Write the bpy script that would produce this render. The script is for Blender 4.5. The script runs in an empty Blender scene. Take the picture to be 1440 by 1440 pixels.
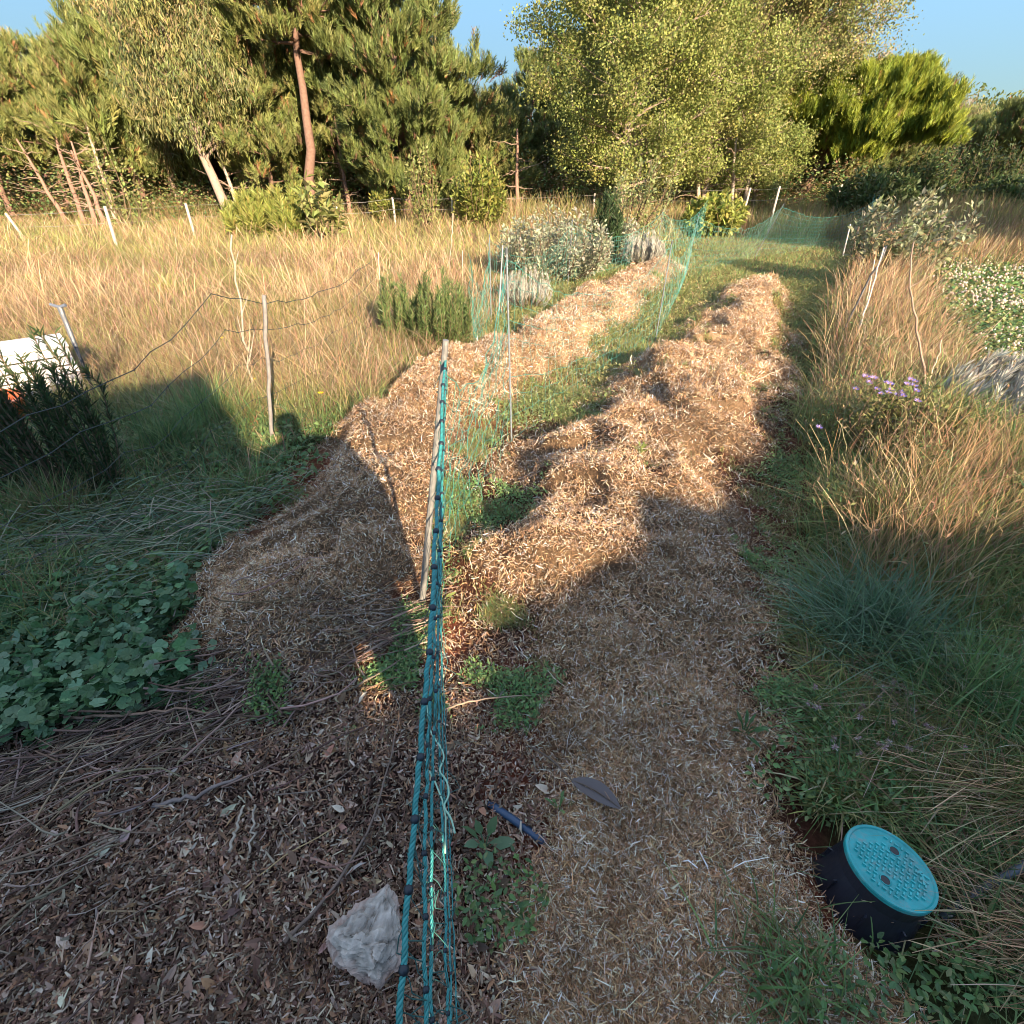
import bpy, bmesh, math, random
import numpy as np
from mathutils import Vector, Matrix

# ------------------------------------------------------------------ camera, sky, sun, exposure
SC = bpy.context.scene
COL = SC.collection
rng = np.random.default_rng(7)
F_PX, PITCH, CAM_H = 715.0, math.atan(470 / 715), 1.5
CP, SP = math.cos(PITCH), math.sin(PITCH)
cam_d = bpy.data.cameras.new('camera'); cam = bpy.data.objects.new('camera', cam_d); COL.objects.link(cam)
cam.location = (0, 0, CAM_H); cam.rotation_euler = (math.pi / 2 - PITCH, 0, 0)
cam_d.sensor_width = 36; cam_d.lens = 36 * F_PX / 1440; cam_d.clip_start = 0.02; cam_d.clip_end = 3000
SC.camera = cam
SUN_AZ, SUN_EL = math.radians(25.2), math.radians(20.7)   # light travels towards azimuth -25.2 deg (left of +Y)
W = bpy.data.worlds.new('World'); SC.world = W; W.use_nodes = True
nt = W.node_tree; bg = nt.nodes['Background']
sky = nt.nodes.new('ShaderNodeTexSky'); sky.sky_type = 'NISHITA'; sky.sun_disc = False
sky.sun_elevation = SUN_EL; sky.sun_rotation = math.pi - SUN_AZ
sky.air_density = 1.0; sky.dust_density = 0.05; sky.ozone_density = 3.0
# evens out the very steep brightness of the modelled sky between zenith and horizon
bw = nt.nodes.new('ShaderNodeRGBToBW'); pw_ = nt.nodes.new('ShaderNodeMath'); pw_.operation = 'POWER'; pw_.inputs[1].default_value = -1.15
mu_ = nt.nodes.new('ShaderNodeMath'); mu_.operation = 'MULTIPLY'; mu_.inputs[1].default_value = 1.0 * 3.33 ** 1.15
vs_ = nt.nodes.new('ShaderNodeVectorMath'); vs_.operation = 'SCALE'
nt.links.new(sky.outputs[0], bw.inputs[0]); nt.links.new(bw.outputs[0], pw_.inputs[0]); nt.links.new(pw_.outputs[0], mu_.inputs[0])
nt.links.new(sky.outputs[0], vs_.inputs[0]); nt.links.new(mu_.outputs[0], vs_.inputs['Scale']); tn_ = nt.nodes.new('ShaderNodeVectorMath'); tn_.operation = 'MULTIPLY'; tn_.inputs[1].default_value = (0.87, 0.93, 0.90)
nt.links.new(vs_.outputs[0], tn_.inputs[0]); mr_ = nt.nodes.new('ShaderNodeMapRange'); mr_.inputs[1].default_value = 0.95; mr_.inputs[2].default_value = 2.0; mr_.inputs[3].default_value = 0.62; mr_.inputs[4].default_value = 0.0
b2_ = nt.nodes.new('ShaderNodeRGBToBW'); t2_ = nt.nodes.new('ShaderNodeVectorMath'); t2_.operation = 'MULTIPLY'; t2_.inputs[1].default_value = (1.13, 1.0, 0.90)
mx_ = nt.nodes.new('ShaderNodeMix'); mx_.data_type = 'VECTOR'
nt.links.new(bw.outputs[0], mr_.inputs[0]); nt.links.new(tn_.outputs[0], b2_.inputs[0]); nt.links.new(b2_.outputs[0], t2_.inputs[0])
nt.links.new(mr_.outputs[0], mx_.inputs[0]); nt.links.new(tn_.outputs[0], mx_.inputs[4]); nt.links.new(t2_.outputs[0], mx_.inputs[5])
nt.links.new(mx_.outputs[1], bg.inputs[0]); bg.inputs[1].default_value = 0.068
sl = bpy.data.lights.new('sun', 'SUN'); sl.energy = 5.0; sl.angle = math.radians(0.55); sl.color = (1.0, 0.78, 0.54)
so = bpy.data.objects.new('sun', sl); COL.objects.link(so)
ldir = Vector((-math.sin(SUN_AZ) * math.cos(SUN_EL), math.cos(SUN_AZ) * math.cos(SUN_EL), -math.sin(SUN_EL)))
so.rotation_euler = ldir.to_track_quat('-Z', 'Y').to_euler(); so.location = (6, -12, 8)
SC.view_settings.view_transform = 'Standard'; SC.view_settings.look = 'None'
SC.view_settings.exposure = 1.72; SC.view_settings.gamma = 1.0
SC.cycles.filter_width = 0.95; SC.cycles.max_bounces = 6; SC.cycles.diffuse_bounces = 3; SC.cycles.transmission_bounces = 4
SC.cycles.caustics_reflective = False; SC.cycles.caustics_refractive = False

# ------------------------------------------------------------------ helpers
def gp(px, py, z=0.0):                       # ground point under a pixel of the 1440 px photo
    u = (px - 720) / F_PX; v = -(py - 720) / F_PX
    dy = CP + v * SP; dz = -SP + v * CP; t = (CAM_H - z) / -dz
    return np.array([u * t, dy * t, z])
def at(px, py, Y):                           # point at distance Y along a pixel's line of sight
    u = (px - 720) / F_PX; v = -(py - 720) / F_PX
    t = Y / (CP + v * SP)
    return np.array([u * t, Y, CAM_H + t * (-SP + v * CP)])
def gx(px, Y):
    return (px - 720) / F_PX * (Y * CP + CAM_H * SP)
def h01(ix, iy, seed):
    n = (ix.astype(np.int64) * 374761393 + iy.astype(np.int64) * 668265263 + seed * 1442695041) & 0x7fffffff
    n = ((n ^ (n >> 13)) * 1274126177) & 0x7fffffff
    return ((n ^ (n >> 16)) & 0xffff) / 65535.0
def vn(x, y, s, seed=0):                     # value noise 0..1
    x = np.asarray(x, float) / s + 1000; y = np.asarray(y, float) / s + 1000
    ix = np.floor(x); iy = np.floor(y); fx = x - ix; fy = y - iy
    fx = fx * fx * (3 - 2 * fx); fy = fy * fy * (3 - 2 * fy)
    a = h01(ix, iy, seed); b = h01(ix + 1, iy, seed); c = h01(ix, iy + 1, seed); d = h01(ix + 1, iy + 1, seed)
    return (a * (1 - fx) + b * fx) * (1 - fy) + (c * (1 - fx) + d * fx) * fy
def sst(a, b, x):
    t = np.clip((np.asarray(x, float) - a) / (b - a), 0, 1); return t * t * (3 - 2 * t)
def col(*c): return np.array(c, float)
def nrm(v):
    return v / np.maximum(np.linalg.norm(v, axis=-1, keepdims=True), 1e-9)
def vary(base, n, sat=.12, val=.25, r=None):
    r = r or rng
    base = np.atleast_2d(base)
    b = base[r.integers(0, len(base), n)]
    return np.clip(b * (1 + val * r.uniform(-1, 1, (n, 1))) * (1 + sat * r.uniform(-1, 1, (n, 3))), 0.002, 0.95)

class MB:
    def __init__(s): s.v = []; s.lo = []; s.ct = []; s.c = []; s.n = 0
    def add(s, V, Fc, C):
        V = np.asarray(V, np.float32).reshape(-1, 3); Fc = np.asarray(Fc, np.int64)
        C = np.asarray(C, np.float32)
        if C.ndim == 1: C = np.tile(C, (len(V), 1))
        s.v.append(V); s.c.append(C.reshape(-1, 3)); s.lo.append((Fc + s.n).ravel()); s.ct.append(np.full(len(Fc), Fc.shape[1])); s.n += len(V)
    def build(s, name, mat, parent=None, smooth=False, loc=None):
        me = bpy.data.meshes.new(name)
        V = np.concatenate(s.v); L = np.concatenate(s.lo).astype(np.int32); ct = np.concatenate(s.ct).astype(np.int32)
        if loc is not None: V = V - np.asarray(loc, np.float32)
        me.vertices.add(len(V)); me.vertices.foreach_set('co', V.astype(np.float32).ravel())
        me.loops.add(len(L)); me.loops.foreach_set('vertex_index', L)
        me.polygons.add(len(ct)); st = np.concatenate([[0], np.cumsum(ct)[:-1]]).astype(np.int32)
        me.polygons.foreach_set('loop_start', st); me.polygons.foreach_set('loop_total', ct)
        me.polygons.foreach_set('use_smooth', np.full(len(ct), smooth))
        me.update(calc_edges=True)
        C = np.concatenate(s.c); ca = me.color_attributes.new('col', 'FLOAT_COLOR', 'POINT')
        ca.data.foreach_set('color', np.concatenate([C, np.ones((len(C), 1), np.float32)], 1).astype(np.float32).ravel())
        me.materials.append(mat)
        o = bpy.data.objects.new(name, me); COL.objects.link(o)
        if loc is not None: o.location = loc
        if parent: o.parent = parent
        return o

def strips(mb, P, Wd, S, C):                 # P (N,K,3), Wd (N,K), S (N,3) or (N,K,3), C (N,3) or (N,K,3)
    N, K, _ = P.shape
    if S.ndim == 2: S = S[:, None, :]
    a = P - S * Wd[..., None] / 2; b = P + S * Wd[..., None] / 2
    V = np.stack([a, b], 2).reshape(-1, 3)
    base = (np.arange(N) * K * 2)[:, None] + (np.arange(K - 1) * 2)[None]
    Fc = np.stack([base, base + 1, base + 3, base + 2], -1).reshape(-1, 4)
    if C.ndim == 2: C = np.repeat(C[:, None], K, 1)
    mb.add(V, Fc, np.repeat(C, 2, 1).reshape(-1, 3))
def tubes(mb, P, R, C, sides=5):
    P = np.asarray(P, float); R = np.asarray(R, float)
    if P.ndim == 2: P = P[None]; R = R[None]
    N, K, _ = P.shape
    T = nrm(np.gradient(P, axis=1)); ref = np.zeros_like(T); ref[..., 0] = 1
    m = np.abs(T[..., 0]) > .8; ref[m] = (0, 1, 0)
    m2 = m.mean(1) > .3; ref[m2] = (0, 1, 0); ref[~m2] = (1, 0, 0)
    A = nrm(np.cross(T, ref)); B = np.cross(T, A)
    an = np.arange(sides) / sides * 2 * math.pi
    V = P[:, :, None] + R[..., None, None] * (A[:, :, None] * np.cos(an)[None, None, :, None] + B[:, :, None] * np.sin(an)[None, None, :, None])
    base = (np.arange(N) * K * sides)[:, None, None] + (np.arange(K - 1) * sides)[None, :, None]
    j = np.arange(sides)[None, None]; j2 = (j + 1) % sides
    Fc = np.stack([base + j, base + j2, base + sides + j2, base + sides + j], -1).reshape(-1, 4)
    C = np.asarray(C, float)
    if C.ndim == 1: C = np.tile(C, (N, 1))
    if C.ndim == 2: C = np.repeat(C[:, None], K, 1)
    mb.add(V.reshape(-1, 3), Fc, np.repeat(C[:, :, None], sides, 2).reshape(-1, 3))
    for e in (0, K - 1):                     # caps
        Fe = (np.arange(N) * K * sides)[:, None] + e * sides + np.arange(sides)[None]
        s0 = mb.n - N * K * sides
        mb.lo.append((Fe + s0).ravel()); mb.ct.append(np.full(N, sides))
def basis(D, roll=None, r=None):             # columns: side, dir, normal
    r = r or rng
    D = nrm(np.asarray(D, float)); up = np.zeros_like(D); up[:, 2] = 1
    up[np.abs(D[:, 2]) > .95] = (1, 0, 0)
    A = nrm(np.cross(D, up)); B = np.cross(A, D)
    if roll is None: roll = r.uniform(0, 2 * math.pi, len(D))
    c, s = np.cos(roll)[:, None], np.sin(roll)[:, None]
    return np.stack([A * c + B * s, D, B * c - A * s], -1)
def inst(mb, TV, TF, R, P, C, scale=None, TC=None):
    N = len(P); V = np.einsum('nij,vj->nvi', R, TV)
    if scale is not None: V = V * np.asarray(scale)[:, None, None]
    V = V + P[:, None]; nv = len(TV)
    Fc = (np.arange(N) * nv)[:, None, None] + TF[None]
    Cc = np.repeat(C[:, None], nv, 1)
    if TC is not None: Cc = Cc * TC[None]
    mb.add(V.reshape(-1, 3), Fc.reshape(-1, TF.shape[1]), np.clip(Cc, 0, .95).reshape(-1, 3))

def tag(o, label=None, cat=None, group=None, kind=None):
    if label: o['label'] = label
    if cat: o['category'] = cat
    if group: o['group'] = group
    if kind: o['kind'] = kind
    return o
def empty(name, loc, label, cat, group=None, rz=0.0, sc=None):
    o = bpy.data.objects.new(name, None); COL.objects.link(o); o.location = loc; o.rotation_euler = (0, 0, rz)
    o.empty_display_size = .1
    if sc is not None: o.scale = sc
    return tag(o, label, cat, group)
def copy_tree(o, parent=None):
    c = o.copy(); COL.objects.link(c); c.parent = parent
    for ch in list(o.children): copy_tree(ch, c)
    return c

# ------------------------------------------------------------------ materials
def new_mat(name):
    m = bpy.data.materials.new(name); m.use_nodes = True; n = m.node_tree; n.nodes.clear()
    return m, n, n.nodes.new('ShaderNodeOutputMaterial')
def mat_leaf(name, trans=.3, gloss=.06, rough=.45, noise=0):
    m, n, out = new_mat(name)
    at_ = n.nodes.new('ShaderNodeAttribute'); at_.attribute_name = 'col'
    p = n.nodes.new('ShaderNodeBsdfPrincipled'); p.inputs['Roughness'].default_value = rough
    p.inputs['Specular IOR Level'].default_value = gloss * 5
    t = n.nodes.new('ShaderNodeBsdfTranslucent'); mx = n.nodes.new('ShaderNodeMixShader'); mx.inputs[0].default_value = trans
    src = at_.outputs['Color']
    if noise:
        nz = n.nodes.new('ShaderNodeTexNoise'); nz.inputs['Scale'].default_value = noise; nz.inputs['Detail'].default_value = 4
        tc = n.nodes.new('ShaderNodeTexCoord'); n.links.new(tc.outputs['Object'], nz.inputs['Vector'])
        mr = n.nodes.new('ShaderNodeMapRange'); mr.inputs[3].default_value = .55; mr.inputs[4].default_value = 1.45
        n.links.new(nz.outputs['Fac'], mr.inputs[0])
        mm = n.nodes.new('ShaderNodeVectorMath'); mm.operation = 'SCALE'
        n.links.new(src, mm.inputs[0]); n.links.new(mr.outputs[0], mm.inputs['Scale']); src = mm.outputs[0]
        bp = n.nodes.new('ShaderNodeBump'); bp.inputs['Strength'].default_value = .5; bp.inputs['Distance'].default_value = .01
        n.links.new(nz.outputs['Fac'], bp.inputs['Height']); n.links.new(bp.outputs[0], p.inputs['Normal'])
    n.links.new(src, p.inputs['Base Color']); n.links.new(src, t.inputs['Color'])
    n.links.new(p.outputs[0], mx.inputs[1]); n.links.new(t.outputs[0], mx.inputs[2])
    n.links.new((mx if trans > 0 else p).outputs[0], out.inputs[0])
    return m
M_leaf = mat_leaf('leaf', .35)
M_needle = mat_leaf('needle', .25)
M_dry = mat_leaf('dry_grass', .3, .03, .7)
M_straw = mat_leaf('straw', .12, .04, .6)
M_bark = mat_leaf('bark', 0, .03, .9, noise=14)
M_wood = mat_leaf('wood', 0, .05, .75, noise=40)
M_rope = mat_leaf('rope', 0, .1, .45)
M_metal = mat_leaf('painted_metal', 0, .15, .4, noise=60)
M_stone = mat_leaf('stone', 0, .06, .85, noise=70)
M_plast = mat_leaf('plastic', 0, .12, .35, noise=9)

def mat_ground():
    m, n, out = new_mat('soil_and_litter')
    a = n.nodes.new('ShaderNodeAttribute'); a.attribute_name = 'col'
    tc = n.nodes.new('ShaderNodeTexCoord')
    n1 = n.nodes.new('ShaderNodeTexNoise'); n1.inputs['Scale'].default_value = 55; n1.inputs['Detail'].default_value = 8; n1.inputs['Roughness'].default_value = .7
    n2 = n.nodes.new('ShaderNodeTexNoise'); n2.inputs['Scale'].default_value = 6; n2.inputs['Detail'].default_value = 5
    for q in (n1, n2): n.links.new(tc.outputs['Object'], q.inputs['Vector'])
    mr = n.nodes.new('ShaderNodeMapRange'); mr.inputs[1].default_value = .3; mr.inputs[2].default_value = .7; mr.inputs[3].default_value = .45; mr.inputs[4].default_value = 1.5
    mr2 = n.nodes.new('ShaderNodeMapRange'); mr2.inputs[1].default_value = .3; mr2.inputs[2].default_value = .7; mr2.inputs[3].default_value = .75; mr2.inputs[4].default_value = 1.25
    n.links.new(n1.outputs['Fac'], mr.inputs[0]); n.links.new(n2.outputs['Fac'], mr2.inputs[0])
    mu = n.nodes.new('ShaderNodeMath'); mu.operation = 'MULTIPLY'; n.links.new(mr.outputs[0], mu.inputs[0]); n.links.new(mr2.outputs[0], mu.inputs[1])
    sc = n.nodes.new('ShaderNodeVectorMath'); sc.operation = 'SCALE'; n.links.new(a.outputs['Color'], sc.inputs[0]); n.links.new(mu.outputs[0], sc.inputs['Scale'])
    p = n.nodes.new('ShaderNodeBsdfPrincipled'); p.inputs['Roughness'].default_value = .95; p.inputs['Specular IOR Level'].default_value = .1
    n.links.new(sc.outputs[0], p.inputs['Base Color'])
    bp = n.nodes.new('ShaderNodeBump'); bp.inputs['Strength'].default_value = .9; bp.inputs['Distance'].default_value = .015
    n.links.new(n1.outputs['Fac'], bp.inputs['Height']); n.links.new(bp.outputs[0], p.inputs['Normal'])
    n.links.new(p.outputs[0], out.inputs[0])
    return m
M_ground = mat_ground()

# ------------------------------------------------------------------ zones of the ground (world metres)
def poly(pts):
    a = np.array(pts, float); return lambda y, k: np.interp(y, a[:, 0], a[:, k])
LR = poly([(1.0, -.8, .25), (1.3, -.86, .42), (1.6, -.86, .54), (2.2, -.74, .50), (3.1, -.74, .44), (4.0, -.48, .52), (4.7, -.03, .62), (5.5, .38, .62), (7, 1.15, .65), (9, 2.0, .58), (11, 3.1, .4)])
RR = poly([(-1, .4, .42), (.5, .40, .40), (.95, .42, .38), (1.4, .54, .50), (1.8, .44, .70), (2.5, .58, .82), (3.5, 1.20, .80), (4.7, 1.88, .74), (6, 2.6, .72), (7.3, 3.3, .66), (8.4, 3.7, .5), (9, 3.9, .3)])
BD = poly([(-1, .6, 1.6), (.5, .74, 2.4), (.82, .88, 2.5), (1.38, 1.12, 2.8), (2.43, 1.62, 3.0), (3.4, 2.05, 3.3), (4.13, 2.45, 3.6), (5.2, 3.02, 4.1), (7, 4.0, 5.2), (9.25, 5.5, 6.8), (13, 7.8, 10.0), (21, 12.2, 17.5), (30, 18, 26)])
MD = poly([(-1, -1.3, 0), (1.2, -1.45, 0), (2.85, -1.35, 0), (3.5, -1.1, 0), (4.7, -.8, 0), (6, -.3, 0), (8, .2, 0), (11.8, 2.2, 0), (18, 5.6, 0), (22, 8.5, 0)])
def row_m(Rw, x, y, y0, y1):
    d = 1 - np.abs(x - Rw(y, 1)) / Rw(y, 2)
    d = d + .45 * (vn(x, y, .16, 3) - .5) + .7 * (vn(x, y, .55, 4) - .5) * sst(1.2, 2, y) + .15 * (vn(x, y, .05, 6) - .5)
    d = d - .75 * sst(.66, .80, .65 * vn(x, y, .26, 8) + .35 * vn(x, y, .09, 9)) * sst(1, 1.6, y) * sst(-.5, -.3, x + .15 * (y - 3) * (y > 3))
    return sst(-.12, .5, d) * sst(y0 - .15, y0 + .15, y) * (1 - sst(y1 - .5, y1, y))
def row_h(Rw, x, y, y0, y1):
    d = 1.12 - np.abs(x - Rw(y, 1)) / Rw(y, 2) + .5 * (vn(x, y, .55, 4) - .5) * sst(1.2, 2, y) + .25 * (vn(x, y, .22, 3) - .5) - .35 * sst(.6, .9, vn(x, y, .27, 8)) * sst(1, 1.6, y)
    return sst(0, .85, d) * sst(y0 - .25, y0 + .2, y) * (1 - sst(y1 - .7, y1, y))
def leftrow(x, y): return row_m(LR, x, y, 1.15, 11)
def rightrow(x, y): return row_m(RR, x, y, -2, 8.9)
def H(x, y):
    x = np.asarray(x, float); y = np.asarray(y, float)
    hl = row_h(LR, x, y, 1.15, 11) * (.06 + .12 * vn(x, y, .7, 11) + .08 * vn(x, y, .17, 12) + .03 * vn(x, y, .07, 13) + .05 * sst(.48, .58, vn(x, y, .28, 14)))
    hr = row_h(RR, x, y, -2, 8.9) * (.04 + .13 * vn(x, y, .6, 21) * sst(.6, 2.0, y) + (.03 + .07 * sst(1, 2, y)) * vn(x, y, .17, 22) + .03 * vn(x, y, .06, 23) + .07 * sst(.46, .56, vn(x, y, .30, 24)) * sst(1.2, 1.9, y))
    near = np.exp(-(y / 12) ** 2)
    z = np.maximum(hl, hr) + near * (.03 * vn(x, y, .3, 31) + .018 * vn(x, y, .07, 32))
    z = z + .10 * sst(0, .6, x - BD(y, 1)) * sst(.5, 2, y)         # border stands a little higher than the path
    z = z - .05 * sst(.0, .12, x - RR(y, 1) - RR(y, 2)) * (1 - sst(0, .2, x - BD(y, 1) + .1)) * sst(1, 2, y)
    z = z + .25 * (vn(x, y, 7, 33) - .5) * sst(9, 18, y)
    return z + .012 * np.maximum(y - 25, 0) * sst(0, 60, x)
def P3(x, y, dz=0): return np.stack([x, y, H(x, y) + dz], -1)

def axis_pts(lo, hi, step, far, g=1.12):
    a = list(np.arange(lo, hi + 1e-6, step)); s = step; v = a[-1]
    while v < far: s *= g; v += s; a.append(v)
    s = step; v = lo; b = []
    while v > -far: s *= g; v -= s; b.append(v)
    return np.array(b[::-1] + a)
def build_ground():
    X = axis_pts(-2.6, 3.4, .03, 700); Y = axis_pts(-.4, 6.5, .03, 900)
    gxx, gyy = np.meshgrid(X, Y); x = gxx.ravel(); y = gyy.ravel()
    z = H(x, y); nx = len(X)
    i = (np.arange(len(Y) - 1) * nx)[:, None] + np.arange(nx - 1)[None]
    Fc = np.stack([i, i + 1, i + nx + 1, i + nx], -1).reshape(-1, 4)
    soil = col(.075, .032, .02); red = col(.16, .05, .028); dry = col(.22, .15, .085); grn = col(.055, .06, .022)
    mul = col(.13, .085, .05); lit = col(.05, .028, .022)  # mul: floor under the mulch, darkened to carry shade between straw bits
    C = np.tile(soil, (len(x), 1))
    def mix(m, c):
        nonlocal C
        C = C * (1 - m[:, None]) + c * m[:, None]
    mix(sst(.45, .62, vn(x, y, .35, 5)), red)
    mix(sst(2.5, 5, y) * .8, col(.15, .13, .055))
    mix(sst(.1, -.2, x + .05) * sst(1.35, 1.1, y), lit)
    mix(sst(.1, -.1, x - MD(y, 1)) * 1.0, grn * .8)
    mix(sst(0, -.5, x - MD(y, 1)) * sst(3.6, 4.6, y), dry)
    mix(sst(0, .2, x - RR(y, 1) - .3) * (1 - sst(4, 6, y)) * .8, soil)
    mix(sst(0, .1, x - BD(y, 1)), grn * .9)
    mix(sst(0, .3, x - BD(y, 1)) * sst(1.5, 3.5, y) * .6, dry)
    mix(sst(12, 18, y) * .6, dry)
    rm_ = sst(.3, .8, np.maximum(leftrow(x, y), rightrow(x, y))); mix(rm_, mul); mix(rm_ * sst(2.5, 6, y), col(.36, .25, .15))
    mix(sst(40, 80, y), col(.10, .09, .04))
    mb = MB(); mb.add(np.stack([x, y, z], -1), Fc, C)
    tag(mb.build('ground', M_ground, smooth=True), kind='structure')
build_ground()

# ------------------------------------------------------------------ scattering
def scat(n, y0, y1, mask, pw=1.0, xm=1.25, side=0):      # density falls off with distance, as the picture's does
    X = []; Y = []; tot = 0; tries = 0
    while tot < n and tries < 60:
        tries += 1
        u = rng.uniform(0, 1, n * 2)
        y = y0 * (y1 / y0) ** u if pw == 1 else (y0 ** (1 - pw) + u * (y1 ** (1 - pw) - y0 ** (1 - pw))) ** (1 / (1 - pw))
        f = y * CP + CAM_H * SP
        x = rng.uniform(-1.02, 1.02, n * 2) * f * xm
        k = mask(x, y) > rng.uniform(0, 1, n * 2)
        X.append(x[k]); Y.append(y[k]); tot += k.sum()
    x = np.concatenate(X)[:n]; y = np.concatenate(Y)[:n]
    return x, y
def blades(mb, x, y, h, w, C, lean=(0, 0), lsd=.25, K=4, droop=.0, head=0, headC=None, z0=0.0, clump=0):
    n = len(x)
    if clump:
        x = x + rng.normal(0, clump, n); y = y + rng.normal(0, clump, n)
    B = P3(x, y, z0); t = np.linspace(0, 1, K)[None, :, None]
    L = np.stack([rng.normal(lean[0], lsd, n), rng.normal(lean[1], lsd, n), np.zeros(n)], -1) * h[:, None]
    l = np.linalg.norm(L, axis=1)
    up = np.zeros((n, 3)); up[:, 2] = h
    P = B[:, None] + up[:, None] * t * (1 - (.25 + droop) * t * np.minimum(l / h, 1.6)[:, None, None]) + L[:, None] * t ** 1.7
    a = rng.uniform(0, math.pi, n); S = np.stack([np.cos(a), np.sin(a), 0 * a], -1)
    tt = t[0, :, 0]
    prof = (1 - tt ** 2 * .9)
    if head: prof = np.where(tt > .72, head * (1.15 - tt), .55)
    Wd = w[:, None] * prof[None]
    Cc = np.repeat(C[:, None], K, 1)
    if headC is not None: Cc[:, tt > .6] = headC[:, None]
    strips(mb, P, Wd, S, Cc)
    return P[:, -1]

# palettes (albedo)
DRY = np.array([.84, .88, 1.0]) * np.array([(.44, .29, .14), (.36, .22, .11), (.56, .42, .24), (.28, .16, .09), (.42, .31, .15)])
DRYP = np.array([.82, .90, 1.0]) * np.array([(.42, .24, .15), (.46, .28, .16), (.28, .15, .09), (.58, .42, .27), (.22, .15, .07)])
GRN = np.array([(.13, .23, .085), (.17, .27, .09), (.10, .19, .075), (.23, .30, .12)])
OLV = np.array([(.20, .20, .07), (.26, .25, .10), (.16, .17, .06)])
STR = np.array([.99, .985, .95]) * np.array([(.62, .40, .23), (.50, .31, .17), (.70, .50, .32), (.30, .17, .095), (.56, .34, .20), (.82, .72, .58), (.20, .12, .07), (.86, .80, .70), (.30, .19, .11)])
LIT = np.array([.98, 1.14, 1.18]) * np.array([(.27, .14, .095), (.36, .20, .135), (.46, .30, .21), (.13, .07, .05), (.42, .21, .12), (.20, .10, .07), (.60, .44, .33)])

def maskr(f): return lambda x, y: f(x, y)
in_lr = lambda x, y: leftrow(x, y); in_rr = lambda x, y: rightrow(x, y)
rows = lambda x, y: np.maximum(leftrow(x, y), rightrow(x, y))
BOX = np.array([.845, .545])
not_box = lambda x, y: (np.hypot(x - BOX[0], y - BOX[1]) > .17)
far_box = lambda x, y: (np.hypot(x - BOX[0] - .12, y - BOX[1]) > .34)
border = lambda x, y: sst(-.05, .08, x - BD(y, 1)) * (1 - sst(-.3, .3, x - BD(y, 2))) * not_box(x, y)
meadow = lambda x, y: sst(.08, -.08, x - MD(y, 1))
between = lambda x, y: (1 - sst(.15, .5, rows(x, y))) * (x > MD(y, 1)) * (x < BD(y, 1)) 

# chopped straw mulch
def bits(name, n, y0, y1, mask, pal, ln, wd, lift, mat, pw=1.0, z=.012, flat=.5):
    x, y = scat(n, y0, y1, mask, pw); n = len(x); mb = MB()
    sc = np.clip(y / 1.6, 1, 5) ** .42
    L = rng.lognormal(math.log(ln), .5, n) * sc; w = rng.lognormal(-.1, .35, n) * wd * sc
    a = rng.uniform(0, 2 * math.pi, n); tl = rng.normal(0, flat, n)
    D = np.stack([np.cos(a) * np.cos(tl), np.sin(a) * np.cos(tl), np.sin(tl)], -1)
    cv = rng.normal(0, .28, (n, 3)); t = np.linspace(-.5, .5, 3)
    B = P3(x, y, 0); B[:, 2] += rng.uniform(0, lift, n) * sc + np.abs(D[:, 2]) * L * .35
    P = B[:, None] + D[:, None] * t[None, :, None] * L[:, None, None] + cv[:, None] * L[:, None, None] * (t ** 2)[None, :, None]
    S = nrm(np.cross(D, rng.normal(0, 1, (n, 3)) + np.array([0, 0, 1.5])))
    pn = (.50 + .85 * (.5 * vn(x, y, .13, 15) + .5 * vn(x, y, .5, 16)))[:, None] * np.array([1.0, .99, .97])
    strips(mb, P, w[:, None] * np.array([.6, 1.0, .4])[None], S, np.clip(vary(pal, n, .08, .42) * pn, 0, .92))
    return tag(mb.build(name, mat), kind='stuff')
tag(bits('straw_mulch', 440000, .10, 11, rows, STR, .0155, .0021, .030, M_straw, 1.2, flat=.6), 'pale chopped straw mulch heaped along the two planting rows', 'mulch')
tag(bits('distant_straw_mulch', 110000, 3.2, 11, rows, STR, .017, .0026, .03, M_straw, 1.3, flat=.6), 'pale straw mulch on the farther heaps of the two rows', 'mulch')
litter = lambda x, y: (1 - sst(.3, .6, rows(x, y))) * (x < .12 + .1 * vn(x, y, .1, 9)) * (x > -2.2) * (1 - .92 * sst(.85, 1.4, y + .1 * x + .4 * (vn(x, y, .12, 10) - .5)))
tag(bits('leaf_litter', 88000, .10, 1.6, litter, LIT, .0145, .0052, .018, M_straw, .6, flat=.55), 'brown dry leaf litter covering the ground left of the net', 'leaf litter')
tag(bits('scattered_straw', 50000, .4, 9, lambda x, y: between(x, y) * .8 * (y > .9) + border(x, y) * (y < 1.6) * .6, STR, .017, .0023, .01, M_straw, 1.2), 'loose straw bits scattered between the mulched rows', 'straw')

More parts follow.
